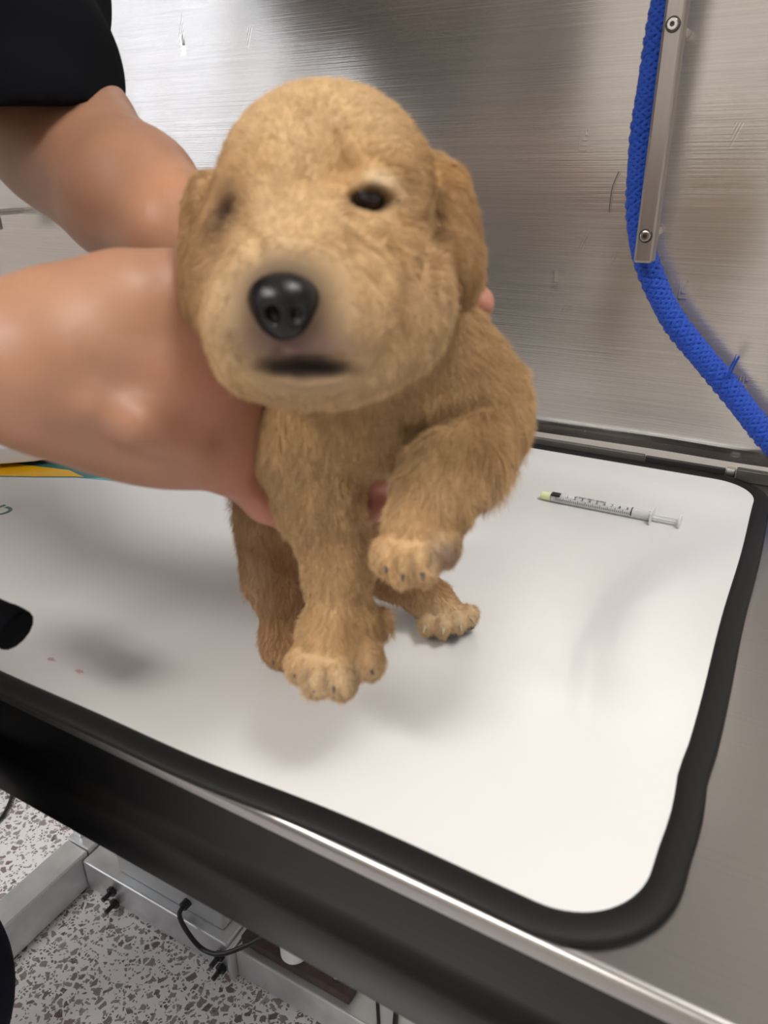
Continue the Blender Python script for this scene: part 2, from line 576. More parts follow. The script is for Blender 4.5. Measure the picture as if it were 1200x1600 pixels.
# blue braided rope
def rope():
    t = thing('rope', 'thick bright blue braided rope hanging behind the right grab bar', 'rope', (0, 0, 0))
    pts = [(-0.1442, 0.7160, 1.1720), (-0.1467, 0.7160, 1.1334), (-0.1497, 0.7160, 1.1050), (-0.1519, 0.7160, 1.0574), (-0.1533, 0.7160, 1.0110), (-0.1499, 0.7160, 0.9615), (-0.1427, 0.7180, 0.9276), (-0.1292, 0.7200, 0.8983), (-0.1084, 0.7220, 0.8660), (-0.0799, 0.7220, 0.8367), (-0.0518, 0.7220, 0.8096), (-0.0194, 0.7200, 0.7768), (0.0181, 0.7160, 0.7434), (0.0535, 0.7050, 0.7182)]
    path = smooth_path(pts, 60)
    # resample evenly
    P = np.array(path)
    s = np.r_[0, np.cumsum(np.linalg.norm(np.diff(P, axis=0), axis=1))]
    step = 0.0012
    S = np.arange(0, s[-1], step)
    P = np.stack([np.interp(S, s, P[:, k]) for k in range(3)], 1)
    path = [Vector(p) for p in P]
    T, N = frames(path)
    R = 0.0093
    pitch = 0.040
    ns = 8
    core = tube(path, R * 0.80, 12)
    obj('rope_core', core, M['rope'], t, smooth=True)
    V, F = [], []
    for sgn in (1, -1):
        for k in range(ns):
            sp = []
            for i, p in enumerate(path):
                if i % 2:
                    continue
                a = sgn * 2 * math.pi * S[i] / pitch + 2 * math.pi * k / ns
                u = S[i] / pitch * ns * 2
                ov = math.sin(math.pi * (u + (0 if sgn > 0 else 1) + (k * 2) * 0.5))
                r = R * (0.93 + 0.10 * ov)
                B = T[i].cross(N[i])
                sp.append(p + (N[i] * math.cos(a) + B * math.sin(a)) * r)
            tube(sp, R * 0.235, 6, V, F)
    o = obj('rope_braid', (V, F), M['rope'], t, smooth=True)
    # frayed fibres
    V, F = [], []
    for i in range(260):
        j = random.randrange(len(path) - 3)
        a = random.uniform(0, 2 * math.pi)
        B = T[j].cross(N[j])
        d = N[j] * math.cos(a) + B * math.sin(a)
        p = path[j] + d * R * 1.02
        L = random.uniform(0.0015, 0.0045)
        q = p + d * L * 0.5 + T[j] * random.uniform(-1, 1) * L
        tube([p, (p + q) / 2 + d * L * 0.2, q], 0.00012, 3, V, F)
    fx = Vector((-0.0539, 0.7120, 0.8223))
    for i in range(14):
        a = Vector((random.uniform(-.001, .001), random.uniform(-.001, .001), 0))
        tube([fx + a, fx + a * 2 + Vector((0.0015, -0.001, 0.010)), fx + a * 2.5 + Vector((0.004, -0.002, 0.019 + random.uniform(-.004, .003)))], 0.00035, 4, V, F)
    f = obj('frayed_fibres', (V, F), M['rope'], t)
    f['kind'] = 'stuff'
    return t


rope()

# ------------------------------------------------------------------ examination table
tb = thing('exam_table', 'long stainless steel examination table on a galvanised tube base, under the black-rimmed mat', 'table', (0, 0, 0))
prof = []          # y, z cross-section of the top with its rolled lip and folded apron
yf = 0.1975
r = 0.006
prof += [(0.752, TABLE), (0.5, TABLE), (0.3, TABLE), (yf + r, TABLE)]
for k in range(1, 9):
    a = math.radians(90 * k / 8)
    prof.append((yf + r - r * math.sin(a), TABLE - r + r * math.cos(a)))
prof += [(yf, TABLE - 0.009), (yf + 0.006, TABLE - 0.009), (yf + 0.02, TABLE - 0.004), (0.752, TABLE - 0.004)]
XS = np.linspace(-1.15, 0.38, 40)
bm = bmesh.new()
rows = [[bm.verts.new((x, y, z)) for (y, z) in prof] for x in XS]
for i in range(len(XS) - 1):
    for j in range(len(prof)):
        j2 = (j + 1) % len(prof)
        bm.faces.new((rows[i][j], rows[i][j2], rows[i + 1][j2], rows[i + 1][j]))
bm.faces.new(rows[0])
bm.faces.new(list(reversed(rows[-1])))
top = obj('table_top', bm, M['edge'], tb)
for p in top.data.polygons:
    p.use_smooth = True
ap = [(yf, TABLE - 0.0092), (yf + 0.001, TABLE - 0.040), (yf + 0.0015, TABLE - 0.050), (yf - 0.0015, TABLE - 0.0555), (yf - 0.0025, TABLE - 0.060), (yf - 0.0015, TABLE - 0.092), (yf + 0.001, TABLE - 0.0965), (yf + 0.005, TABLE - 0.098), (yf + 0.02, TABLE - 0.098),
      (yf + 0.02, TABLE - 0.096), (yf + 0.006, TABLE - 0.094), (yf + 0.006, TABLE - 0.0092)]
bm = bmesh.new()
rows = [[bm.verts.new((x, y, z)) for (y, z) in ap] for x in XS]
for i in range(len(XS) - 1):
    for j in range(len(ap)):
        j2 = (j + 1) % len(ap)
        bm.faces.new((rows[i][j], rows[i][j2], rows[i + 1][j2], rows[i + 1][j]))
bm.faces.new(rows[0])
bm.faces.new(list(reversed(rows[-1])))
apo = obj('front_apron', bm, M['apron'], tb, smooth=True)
apo['label'] = 'folded steel front apron, dark reflection put into its colour'
apo.modifiers.new('split', 'EDGE_SPLIT').split_angle = math.radians(50)
bev = top.modifiers.new('split', 'EDGE_SPLIT')
bev.split_angle = math.radians(50)
for x in (-1.10, 0.33):
    obj('leg', box(x - 0.02, x + 0.02, 0.50, 0.54, 0.0, TABLE - 0.004, 0.003), M['galv'], tb)
obj('end_apron', box(0.372, 0.38, 0.20, 0.75, TABLE - 0.10, TABLE - 0.004, 0.001), M['steel'], tb)
obj('end_apron', box(-1.15, -1.142, 0.20, 0.75, TABLE - 0.10, TABLE - 0.004, 0.001), M['steel'], tb)
# rail along the back of the top
obj('back_rail', box(-1.10, -0.118, 0.7355, 0.7405, TABLE, TABLE + 0.010, 0.0008), M['greyrail'], tb)
obj('back_rail', box(-0.1175, -0.043, 0.7365, 0.7405, TABLE, TABLE + 0.009, 0.0008), M['darkgap'], tb)
obj('rail_clip', box(-0.0425, -0.034, 0.733, 0.7405, TABLE, TABLE + 0.011, 0.001), M['bolt'], tb)
obj('back_rail', box(-0.0335, 0.36, 0.733, 0.7405, TABLE, TABLE + 0.012, 0.001), M['greyrail'], tb)

# ------------------------------------------------------------------ mat with black rim
mt = thing('table_mat', 'white glossy printed mat with a thick black rubber rim on the table', 'mat', (0, 0, TABLE))
X0, X1, Y0, Y1 = -1.02, 0.001, 0.2000, 0.7345


def rim(off, z, bulge=0.0):
    out = []
    for (x, y) in rounded_rect(X0 + off, X1 - off, Y0 + off, Y1 - off, 0.052 - off * 0.75, 16):
        out.append((x, y, z))
    return out


def dense(pts, n=14):
    """split the long straight runs so the rim can sag and wander a little"""
    out = []
    m = len(pts)
    for i in range(m):
        a, b = Vector(pts[i]), Vector(pts[(i + 1) % m])
        k = max(1, int((b - a).length / 0.012))
        for j in range(k):
            out.append(a.lerp(b, j / k))
    return out


def wob(p, amt=1.0):
    """the right side of the rim has a kink near its front corner"""
    if p.x > -0.03:
        p = p.copy()
        p.x += amt * (-0.0010 * math.exp(-((p.y - 0.318) / 0.012) ** 2) + 0.0012 * math.exp(-((p.y - 0.285) / 0.018) ** 2) - 0.0006 * math.sin(p.y * 30))
    if p.y < 0.25:
        p = p.copy()
        p.y += amt * (0.0005 * math.sin(p.x * 37) - 0.0058 / (1 + math.exp((p.x + 0.20) * 40)))
    return p


ring_prof = [(0.000, 0.0002), (-0.0008, 0.0022), (0.0010, 0.0040), (0.0045, 0.0048), (0.0085, 0.0050), (0.0115, 0.0044), (0.0135, 0.0030), (0.0140, 0.0004)]
base = dense(rim(0.0, 0.0))
nr = len(base)
# outward normals in the plane
V = []
for i in range(nr):
    tv = (base[(i + 1) % nr] - base[i - 1]).normalized()
    inn = Vector((-tv.y, tv.x, 0))
    for (o_, z_) in ring_prof:
        p = wob(base[i])
        V.append(p + inn * o_ + Vector((0, 0, z_)))
npf = len(ring_prof)
F = []
for i in range(nr):
    for j in range(npf):
        a, b = i * npf + j, i * npf + (j + 1) % npf
        c, d_ = ((i + 1) % nr) * npf + (j + 1) % npf, ((i + 1) % nr) * npf + j
        F.append((a, b, c, d_))
rimo = obj('rubber_rim', (V, F), M['rubber'], mt, smooth=True)
inner = []
for i in range(nr):
    tv = (base[(i + 1) % nr] - base[i - 1]).normalized()
    inner.append(wob(base[i]) + Vector((-tv.y, tv.x, 0)) * 0.0125)
bm = bmesh.new()
lo = [bm.verts.new((p.x, p.y, 0.0003)) for p in inner]
hi = [bm.verts.new((p.x, p.y, 0.0032)) for p in inner]
bm.faces.new(hi)
bm.faces.new(list(reversed(lo)))
for i in range(nr):
    bm.faces.new((lo[i], lo[(i + 1) % nr], hi[(i + 1) % nr], hi[i]))
obj('white_surface', bm, M['mat'], mt)


def flat(name, pts, m, z, th=0.0002):
    bm = bmesh.new()
    vs = [bm.verts.new((x, y, z)) for x, y in pts]
    f = bm.faces.new(vs)
    if f.normal.z < 0:
        f.normal_flip()
    g = bmesh.ops.extrude_face_region(bm, geom=[f])
    for v in g['geom']:
        if isinstance(v, bmesh.types.BMVert):
            v.co.z += th
    return obj(name, bm, m, mt)


# printed swoosh in the far left corner: each colour band is flat print on the mat
c0 = [(-0.80, 0.345), (-0.70, 0.392), (-0.661, 0.405), (-0.631, 0.419), (-0.592, 0.439), (-0.545, 0.4525), (-0.513, 0.462), (-0.46, 0.484), (-0.40, 0.53), (-0.36, 0.60), (-0.345, 0.70)]
flat('printed_band', c0 + [(-0.38, 0.70), (-0.50, 0.55), (-0.60, 0.450), (-0.70, 0.41), (-0.80, 0.365)], M['bluep'], 0.0033)
flat('printed_band', [(-0.80, 0.3455), (-0.70, 0.3925), (-0.661, 0.4055), (-0.631, 0.4195), (-0.592, 0.4395), (-0.583, 0.4425), (-0.555, 0.458), (-0.52, 0.478), (-0.45, 0.53), (-0.40, 0.60), (-0.385, 0.70), (-0.98, 0.70), (-0.98, 0.36)], M['green'], 0.0036)
flat('printed_band', [(-0.80, 0.346), (-0.70, 0.393), (-0.661, 0.406), (-0.631, 0.42), (-0.593, 0.440), (-0.585, 0.4425), (-0.612, 0.448), (-0.65, 0.440), (-0.70, 0.43), (-0.80, 0.38)], M['yellow'], 0.0039)


def text(s, size, m, parent, loc, rot, th=0.0001, name='lettering', bold=0.0):
    cu = bpy.data.curves.new('t', 'FONT')
    cu.body = s
    cu.size = size
    cu.extrude = th
    cu.offset = bold
    o = bpy.data.objects.new('t', cu)
    C.objects.link(o)
    bpy.context.view_layer.update()
    me = bpy.data.meshes.new_from_object(o.evaluated_get(bpy.context.evaluated_depsgraph_get()))
    bpy.data.objects.remove(o)
    me.materials.clear()
    me.materials.append(m)
    o = bpy.data.objects.new(name, me)
    C.objects.link(o)
    o.parent = parent
    o.location = loc
    o.rotation_euler = rot
    return o


# the printed green word runs out of frame; its last letters read "ch"
text('ch', 0.036, M['green'], mt, (-0.5771, 0.3618, 0.0034), (0, 0, math.radians(171)), name='lettering')
# little smudges
for i, (x, y) in enumerate(((-0.3651, 0.2293), (-0.3403, 0.2291))):
    pts = [(x - 0.003 * random.random() + 0.0028 * math.cos(a), y + 0.0016 * math.sin(a)) for a in np.linspace(0, 6.0, 9)]
    flat('smudge', pts, mat('pink_smudge%d' % i, (0.55, 0.40, 0.38), 0.4), 0.0032, 0.0001)

# white flat box at the left end of the mat
wb = thing('weighing_tray', 'flat white plastic tray lying on the far left corner of the mat', 'tray', (0, 0, TABLE))
bm = bmesh.new()
pts = [(-0.80, 0.330), (-0.740, 0.372), (-0.680, 0.414), (-0.652, 0.438), (-0.638, 0.458), (-0.628, 0.485), (-0.626, 0.56), (-0.63, 0.66), (-0.90, 0.66), (-0.95, 0.50), (-0.90, 0.36)]
lo = [bm.verts.new((x, y, 0.009)) for x, y in pts]
hi = [bm.verts.new((x, y, 0.026)) for x, y in pts]
bm.faces.new(hi)
bm.faces.new(list(reversed(lo)))
for i in range(len(pts)):
    j = (i + 1) % len(pts)
    bm.faces.new((lo[i], lo[j], hi[j], hi[i]))
bmesh.ops.recalc_face_normals(bm, faces=bm.faces[:])
bmesh.ops.bevel(bm, geom=[e for e in bm.edges], offset=0.0015, segments=2, affect='EDGES', profile=0.5)
obj('tray_body', bm, M['whitebox'], wb)
for x, y in ((-0.70, 0.45), (-0.68, 0.62), (-0.88, 0.62), (-0.88, 0.42)):
    obj('foot', cyl((x, y, 0.0042), (x, y, 0.0095), 0.012, 16), M['black'], wb)

# ------------------------------------------------------------------ oral syringe
sx0, sy, sz, sr = -0.1790, 0.600, 0.0032 + 0.0044, 0.0041
sg = thing('oral_syringe', 'thin clear oral syringe with pale yellow cap lying on the white mat', 'syringe', (0, 0, TABLE))


def lathe_x(prof, y, z, n=24):
    V, F = [], []
    for (x, r_) in prof:
        for k in range(n):
            a = 2 * math.pi * k / n
            V.append((x, y + r_ * math.cos(a), z + r_ * math.sin(a)))
    for i in range(len(prof) - 1):
        for k in range(n):
            a, b = i * n + k, i * n + (k + 1) % n
            F.append((a, b, b + n, a + n))
    F.append(tuple(range(n)))
    F.append(tuple((len(prof) - 1) * n + k for k in reversed(range(n))))
    return V, F


bx0, bx1 = sx0 + 0.009, sx0 + 0.0955
obj('barrel', lathe_x([(bx0, sr * .9), (bx0 + .001, sr), (bx1, sr), (bx1, sr * 0.86), (bx0 + 0.001, sr * 0.86)][:3] + [(bx1, sr * 0.82), (bx0 + .0012, sr * 0.82)], sy, sz), M['clear'], sg, smooth=False)
obj('cap', lathe_x([(sx0, 0.0030), (sx0 + .0006, 0.0034), (sx0 + .0085, 0.0036), (sx0 + .009, 0.0030)], sy, sz), M['cap'], sg)
obj('stopper', lathe_x([(bx0 + .0015, .0008), (bx0 + .003, .0030), (bx0 + .0045, .0031), (bx0 + .005, .0026), (bx0 + .0065, .0026), (bx0 + .007, .0031), (bx0 + .009, .0031)], sy, sz), M['black'], sg)
pr = box(bx0 + .009, sx0 + .1165, sy - .0022, sy + .0022, sz - .0004, sz + .0004)
box(bx0 + .009, sx0 + .1165, sy - .0004, sy + .0004, sz - .0022, sz + .0022, bm=pr)
obj('plunger_rod', pr, M['plunger'], sg)
obj('thumb_plate', lathe_x([(sx0 + .1165, .0052), (sx0 + .1172, .0056), (sx0 + .1182, .0056), (sx0 + .1185, .0050)], sy, sz), M['plunger'], sg)
obj('finger_flange', box(bx1 - .0008, bx1 + .0008, sy - .0095, sy + .0095, sz - .0040, sz + .0062, .0006), M['plunger'], sg)
# graduations: ticks wrapped round the near side of the barrel, figures and words beside them
tk = bmesh.new()
for k in range(41):
    x = bx0 + .0055 + k * (0.064 / 40)
    big = k % 4 == 0
    a0, a1 = (math.radians(170), math.radians(215 if big else 196))
    prev = None
    for a in np.linspace(a0, a1, 5):
        p = (sy + (sr + .00008) * math.cos(a), sz - (sr + .00008) * math.sin(a) * 1.0)
        if prev:
            w_ = .00022
            vs = [tk.verts.new((x - w_, prev[0], prev[1])), tk.verts.new((x + w_, prev[0], prev[1])), tk.verts.new((x + w_, p[0], p[1])), tk.verts.new((x - w_, p[0], p[1]))]
            tk.faces.new(vs)
        prev = p
g = obj('graduation_marks', tk, M['ink'], sg)
for k, s in enumerate(('1.0', '.9', '.8', '.7', '.6', '.5', '.4', '.3', '.2', '.1')):
    pass
for k in range(1, 10):
    a = math.radians(48)
    text('.%d' % k, 0.0032, M['ink'], sg, (bx0 + .0075 + k * .0064, sy - sr * math.sin(a) - .0001, sz + sr * math.cos(a) + .0001), (a, 0, 0), 0.00004, 'numeral', bold=0.00008)
tx = text('ORAL USE ONLY', 0.0052, M['ink'], sg, (bx0 + .0480, sy + .0018, sz + sr + .0001), (math.radians(8), 0, math.pi), 0.00004, 'lettering', bold=0.00012)
tx.scale = (0.68, 1, 1)
text('1', 0.0048, M['ink'], sg, (bx0 + .0085, sy - .0003, sz + sr + .0001), (0, 0, math.pi), 0.00004, 'lettering', bold=0.0003)
obj('black_print_block', box(bx0 + .0006, bx0 + .0084, sy - .0038, sy + .0022, sz + sr - .0016, sz + sr + .00005), M['ink'], sg)
rg = []
V, F = tube([Vector((bx0 + .0700, sy + (sr + .0001) * math.cos(a), sz + (sr + .0001) * math.sin(a))) for a in np.linspace(math.radians(20), math.radians(200), 16)], .0005, 5)
obj('end_mark', (V, F), M['ink'], sg, smooth=True)

# ------------------------------------------------------------------ table base on the floor
bs = tb          # the galvanised base belongs to the table
obj('base_tube', box(-0.830, -0.786, 0.02, 0.475, 0.004, 0.068, 0.0025), M['galv'], bs)
obj('corner_plate', box(-0.832, -0.786, 0.476, 0.530, 0.004, 0.070, 0.002), M['galv'], bs)
obj('post', box(-0.829, -0.812, 0.485, 0.515, 0.070, 0.60, 0.002), M['galv'], bs)
obj('base_beam', box(-0.785, -0.508, 0.462, 0.545, 0.004, 0.062, 0.0035, 3), M['galv'], bs)
obj('beam_end_plate', box(-0.5075, -0.500, 0.456, 0.545, 0.003, 0.060, 0.0015), M['galv'], bs)
obj('base_beam', box(-0.4995, -0.05, 0.466, 0.60, 0.004, 0.058, 0.003, 3), M['galv'], bs)
obj('cover', box(-0.722, -0.526, 0.476, 0.545, 0.0625, 0.110, 0.003, 3), M['galvbox'], bs)
obj('mounting_plate', box(-0.495, -0.328, 0.476, 0.525, 0.0585, 0.074, 0.001), M['brown'], bs)
cp = bmesh.new()
cyl((-0.420, 0.493, 0.0745), (-0.420, 0.493, 0.098), 0.0185, 32, bm=cp)
cyl((-0.420, 0.493, 0.098), (-0.420, 0.493, 0.106), 0.0185, 32, r2=0.0165, bm=cp)
cyl((-0.420, 0.493, 0.1062), (-0.420, 0.493, 0.125), 0.014, 32, bm=cp)
obj('adjuster_cap', cp, M['whitebox'], bs)
obj('hex_bolt', cyl((-0.352, 0.489, 0.0742), (-0.352, 0.489, 0.082), 0.0065, 6), M['bolt'], bs)
obj('hex_bolt', cyl((-0.372, 0.494, 0.0742), (-0.372, 0.494, 0.080), 0.004, 6), M['black'], bs)
for x in (-0.722, -0.520):
    for z in (0.014, 0.040):
        bt = bmesh.new()
        cyl((x, 0.460, z), (x, 0.4535, z), 0.0075, 6, bm=bt)
        cyl((x, 0.4535, z), (x, 0.440, z), 0.0035, 12, bm=bt)
        obj('levelling_bolt', bt, M['black'], bs)


def cable(pts, r, label):
    V, F = tube(smooth_path(pts, 14), r, 10)
    if 'floor' not in label:
        c_ = obj('cable', (V, F), M['black'], bs, smooth=True)
        c_['label'] = label
        return c_
    return tag(obj('cable', (V, F), M['black'], smooth=True), label, 'cable')


cc = cable([(-0.586, 0.480, 0.082), (-0.586, 0.468, 0.083), (-0.583, 0.456, 0.080), (-0.566, 0.450, 0.066), (-0.538, 0.446, 0.056), (-0.508, 0.448, 0.064), (-0.478, 0.462, 0.082), (-0.445, 0.482, 0.110), (-0.42, 0.525, 0.130), (-0.38, 0.60, 0.145)], 0.0032,
           'black cable looping from the grey cover over the steel beam')
obj('cable_gland', cyl((-0.586, 0.477, 0.082), (-0.586, 0.466, 0.083), 0.0065, 16, bevel=0.0008), M['black'], cc)
cable([(-1.0828, 0.5542, 0.0040), (-1.0473, 0.5227, 0.0040), (-1.0251, 0.4915, 0.0040), (-1.0204, 0.4665, 0.0040), (-1.0439, 0.4387, 0.0040)], 0.003, 'thin black cable lying on the floor at the left edge of the photo')
cable([(-0.345, 0.56, 0.062), (-0.318, 0.525, 0.0625), (-0.295, 0.490, 0.0625), (-0.280, 0.466, 0.060), (-0.275, 0.450, 0.03), (-0.27, 0.43, 0.004)], 0.0022, 'thin grey-black cable right of the rusty plate, the left one of two')
cable([(-0.300, 0.56, 0.063), (-0.286, 0.525, 0.0645), (-0.270, 0.490, 0.0645), (-0.258, 0.464, 0.060), (-0.252, 0.450, 0.03), (-0.245, 0.43, 0.004)], 0.0034, 'thicker black cable right of the rusty plate, furthest right on the base')


# ------------------------------------------------------------------ sculpting with distance fields
def gx(a, sl):
    return a[sl]


class Clay:
    """a distance field on a grid, built from smoothly joined ellipsoids and tapered limbs, turned into one mesh"""

    def __init__(s, lo, hi, h):
        s.lo = np.array(lo, dtype=np.float32)
        s.h = h
        s.n = np.ceil((np.array(hi) - s.lo) / h).astype(int) + 1
        s.ax = [s.lo[i] + h * np.arange(s.n[i], dtype=np.float32) for i in range(3)]
        s.F = np.full(s.n, 0.05, dtype=np.float32)

    def _sub(s, lo, hi):
        a = np.maximum(np.floor((np.array(lo) - s.lo) / s.h).astype(int), 0)
        b = np.minimum(np.ceil((np.array(hi) - s.lo) / s.h).astype(int) + 1, s.n)
        if (b <= a).any():
            return None, None
        sl = tuple(slice(a[i], b[i]) for i in range(3))
        G = np.meshgrid(*[s.ax[i][a[i]:b[i]] for i in range(3)], indexing='ij', sparse=True)
        return sl, G

    def _mix(s, sl, d, k, mode):
        f = s.F[sl]
        if mode == 'add':
            hh = np.clip(0.5 + 0.5 * (f - d) / k, 0, 1)
            s.F[sl] = f + (d - f) * hh - k * hh * (1 - hh)
        else:
            d = -d
            hh = np.clip(0.5 - 0.5 * (f - d) / k, 0, 1)
            s.F[sl] = f + (d - f) * hh + k * hh * (1 - hh)

    def ell(s, c, r, k=0.01, rot=None, mode='add'):
        c, r = np.array(c, dtype=np.float32), np.array(r, dtype=np.float32)
        m = r.max() + k * 1.5 + 3 * s.h
        sl, G = s._sub(c - m, c + m)
        if sl is None:
            return
        x, y, z = [G[i] - c[i] for i in range(3)]
        if rot is not None:
            R = np.array(Matrix.Rotation(math.radians(rot[2]), 3, 'Z') @ Matrix.Rotation(math.radians(rot[1]), 3, 'Y') @ Matrix.Rotation(math.radians(rot[0]), 3, 'X'), dtype=np.float32)
            x, y, z = (R[0, 0] * x + R[1, 0] * y + R[2, 0] * z, R[0, 1] * x + R[1, 1] * y + R[2, 1] * z, R[0, 2] * x + R[1, 2] * y + R[2, 2] * z)
        k0 = np.sqrt((x / r[0]) ** 2 + (y / r[1]) ** 2 + (z / r[2]) ** 2)
        k1 = np.sqrt((x / r[0] ** 2) ** 2 + (y / r[1] ** 2) ** 2 + (z / r[2] ** 2) ** 2) + 1e-9
        s._mix(sl, k0 * (k0 - 1) / k1, k, mode)

    def cone(s, a, b, ra, rb, k=0.01, mode='add'):
        a, b = np.array(a, dtype=np.float32), np.array(b, dtype=np.float32)
        m = max(ra, rb) + k * 1.5 + 3 * s.h
        sl, G = s._sub(np.minimum(a, b) - m, np.maximum(a, b) + m)
        if sl is None:
            return
        d = b - a
        L2 = float(d @ d) + 1e-12
        x, y, z = [G[i] - a[i] for i in range(3)]
        t = np.clip((x * d[0] + y * d[1] + z * d[2]) / L2, 0, 1)
        q = np.sqrt((x - t * d[0]) ** 2 + (y - t * d[1]) ** 2 + (z - t * d[2]) ** 2)
        s._mix(sl, q - (ra + (rb - ra) * t), k, mode)

    def chain(s, pts, k=0.01, mode='add'):
        """pts = [(point, radius), ...]"""
        for (a, ra), (b, rb) in zip(pts[:-1], pts[1:]):
            s.cone(a, b, ra, rb, k, mode)

    def cut(s, p, n):
        """keep the side the normal points away from"""
        n = np.array(n, dtype=np.float32)
        n /= np.linalg.norm(n)
        G = np.meshgrid(*s.ax, indexing='ij', sparse=True)
        d = (G[0] - p[0]) * n[0] + (G[1] - p[1]) * n[1] + (G[2] - p[2]) * n[2]
        s.F = np.maximum(s.F, d)

    def mesh(s):
        F = s.F
        S = F < 0
        c = S[:-1, :-1, :-1].astype(np.int8)
        tot = np.zeros_like(c)
        for i in (0, 1):
            for j in (0, 1):
                for k in (0, 1):
                    tot += S[i:F.shape[0] - 1 + i, j:F.shape[1] - 1 + j, k:F.shape[2] - 1 + k]
        act = (tot > 0) & (tot < 8)
        idx = np.argwhere(act)
        ids = -np.ones(act.shape, dtype=np.int64)
        ids[act] = np.arange(len(idx))
        acc = np.zeros((len(idx), 3))
        cnt = np.zeros(len(idx))
        cor = [(i, j, k) for i in (0, 1) for j in (0, 1) for k in (0, 1)]
        val = {q: F[idx[:, 0] + q[0], idx[:, 1] + q[1], idx[:, 2] + q[2]] for q in cor}
        for a in cor:
            for axx in range(3):
                if a[axx] == 0:
                    b = list(a)
                    b[axx] = 1
                    b = tuple(b)
                    va, vb = val[a], val[b]
                    m = (va < 0) != (vb < 0)
                    t = va[m] / (va[m] - vb[m])
                    p = np.tile(np.array(a, float), (m.sum(), 1))
                    p[:, axx] += t
                    acc[m] += p
                    cnt[m] += 1
        V = s.lo + s.h * (idx + acc / cnt[:, None])
        quads = []
        for axx in range(3):
            o1, o2 = [(1, 2), (2, 0), (0, 1)][axx]
            sh = list(F.shape)
            A = [slice(1, -1)] * 3
            A[axx] = slice(0, -1)
            B = [slice(1, -1)] * 3
            B[axx] = slice(1, None)
            sa, sb = S[tuple(A)], S[tuple(B)]
            e = np.argwhere(sa != sb)
            flip = sa[sa != sb]
            e = e.copy()
            for q in range(3):
                if q != axx:
                    e[:, q] += 1
            def at(d1, d2):
                g = e.copy()
                g[:, o1] -= d1
                g[:, o2] -= d2
                return ids[g[:, 0], g[:, 1], g[:, 2]]
            Q = np.stack([at(1, 1), at(0, 1), at(0, 0), at(1, 0)], 1)
            Q[~flip] = Q[~flip][:, ::-1]
            quads.append(Q)
        Q = np.concatenate(quads)
        Q = Q[(Q >= 0).all(1)]
        return V, Q

    def sample(s, P):
        """field value at points (trilinear)"""
        g = np.clip((P - s.lo) / s.h, 0, np.array(s.n) - 1.001)
        i = np.floor(g).astype(int)
        f = g - i
        out = 0
        for a in (0, 1):
            for b in (0, 1):
                for c in (0, 1):
                    w_ = (f[:, 0] if a else 1 - f[:, 0]) * (f[:, 1] if b else 1 - f[:, 1]) * (f[:, 2] if c else 1 - f[:, 2])
                    out = out + w_ * s.F[i[:, 0] + a, i[:, 1] + b, i[:, 2] + c]
        return out

    def front(s, p, dep=0.0):
        """slide a point along its own sight line until it lies on the clay, then dep deeper"""
        p = np.array(p, float)
        L_ = np.linalg.norm(p)
        d_ = p / L_
        T_ = np.arange(L_ - 0.04, L_ + 0.05, 0.0004)
        P_ = d_ * T_[:, None]
        v = s.sample(P_)
        i = int(np.argmax(v < 0)) if (v < 0).any() else len(T_) // 2
        return tuple(d_ * (T_[i] + dep))

    def normals(s, P):
        e = s.h
        g = np.stack([s.sample(P + np.eye(3)[i] * e) - s.sample(P - np.eye(3)[i] * e) for i in range(3)], 1)
        return g / (np.linalg.norm(g, axis=1, keepdims=True) + 1e-9)


def relax(V, Q, it=2, lam=0.5):
    for _ in range(it):
        acc = np.zeros_like(V)
        cnt = np.zeros(len(V))
        for a in range(4):
            for b in ((a + 1) % 4, (a + 3) % 4):
                np.add.at(acc, Q[:, a], V[Q[:, b]])
                np.add.at(cnt, Q[:, a], 1)
        V = V + lam * (acc / np.maximum(cnt, 1)[:, None] - V)
    return V


def mesh_obj(name, V, Q, m, parent, origin, col=None):
    me = bpy.data.meshes.new(name)
    V = V - np.array(origin)
    me.vertices.add(len(V))
    me.vertices.foreach_set('co', V.astype(np.float32).ravel())
    me.loops.add(len(Q) * 4)
    me.loops.foreach_set('vertex_index', Q.astype(np.int32).ravel())
    me.polygons.add(len(Q))
    me.polygons.foreach_set('loop_start', np.arange(0, len(Q) * 4, 4, dtype=np.int32))
    me.polygons.foreach_set('loop_total', np.full(len(Q), 4, dtype=np.int32))
    me.polygons.foreach_set('use_smooth', np.ones(len(Q), dtype=bool))
    me.update(calc_edges=True)
    me.validate()
    if col is not None:
        a = me.color_attributes.new('col', 'FLOAT_COLOR', 'POINT')
        a.data.foreach_set('color', np.c_[col, np.ones(len(col))].astype(np.float32).ravel())
    me.materials.append(m)
    o = bpy.data.objects.new(name, me)
    C.objects.link(o)
    o.parent = parent
    if parent is not None and parent.type == 'MESH':
        o.location = (0, 0, 0)
    return o


def world_of(P):
    return np.asarray(P, float) @ VIEW.T + EYE


def paint(P, base, spots):
    """spots = [(centre, radius or (rx,ry,rz), colour, strength)]: coat and skin colour, with some shade and highlight, laid on in soft patches"""
    col = np.tile(np.array(base, float), (len(P), 1))
    for c, r_, k, s_ in spots:
        d2 = (((P - np.array(c)) / np.array(r_)) ** 2).sum(1)
        w_ = (s_ * np.exp(-d2 ** (3.0 if s_ == 1.0 else 1.15)))[:, None]
        col = col * (1 - w_) + np.array(k) * w_
    return col


# ------------------------------------------------------------------ the puppy
H = 0.0014
pc = Clay((-0.085, -0.130, -0.535), (0.078, 0.185, -0.208), H)
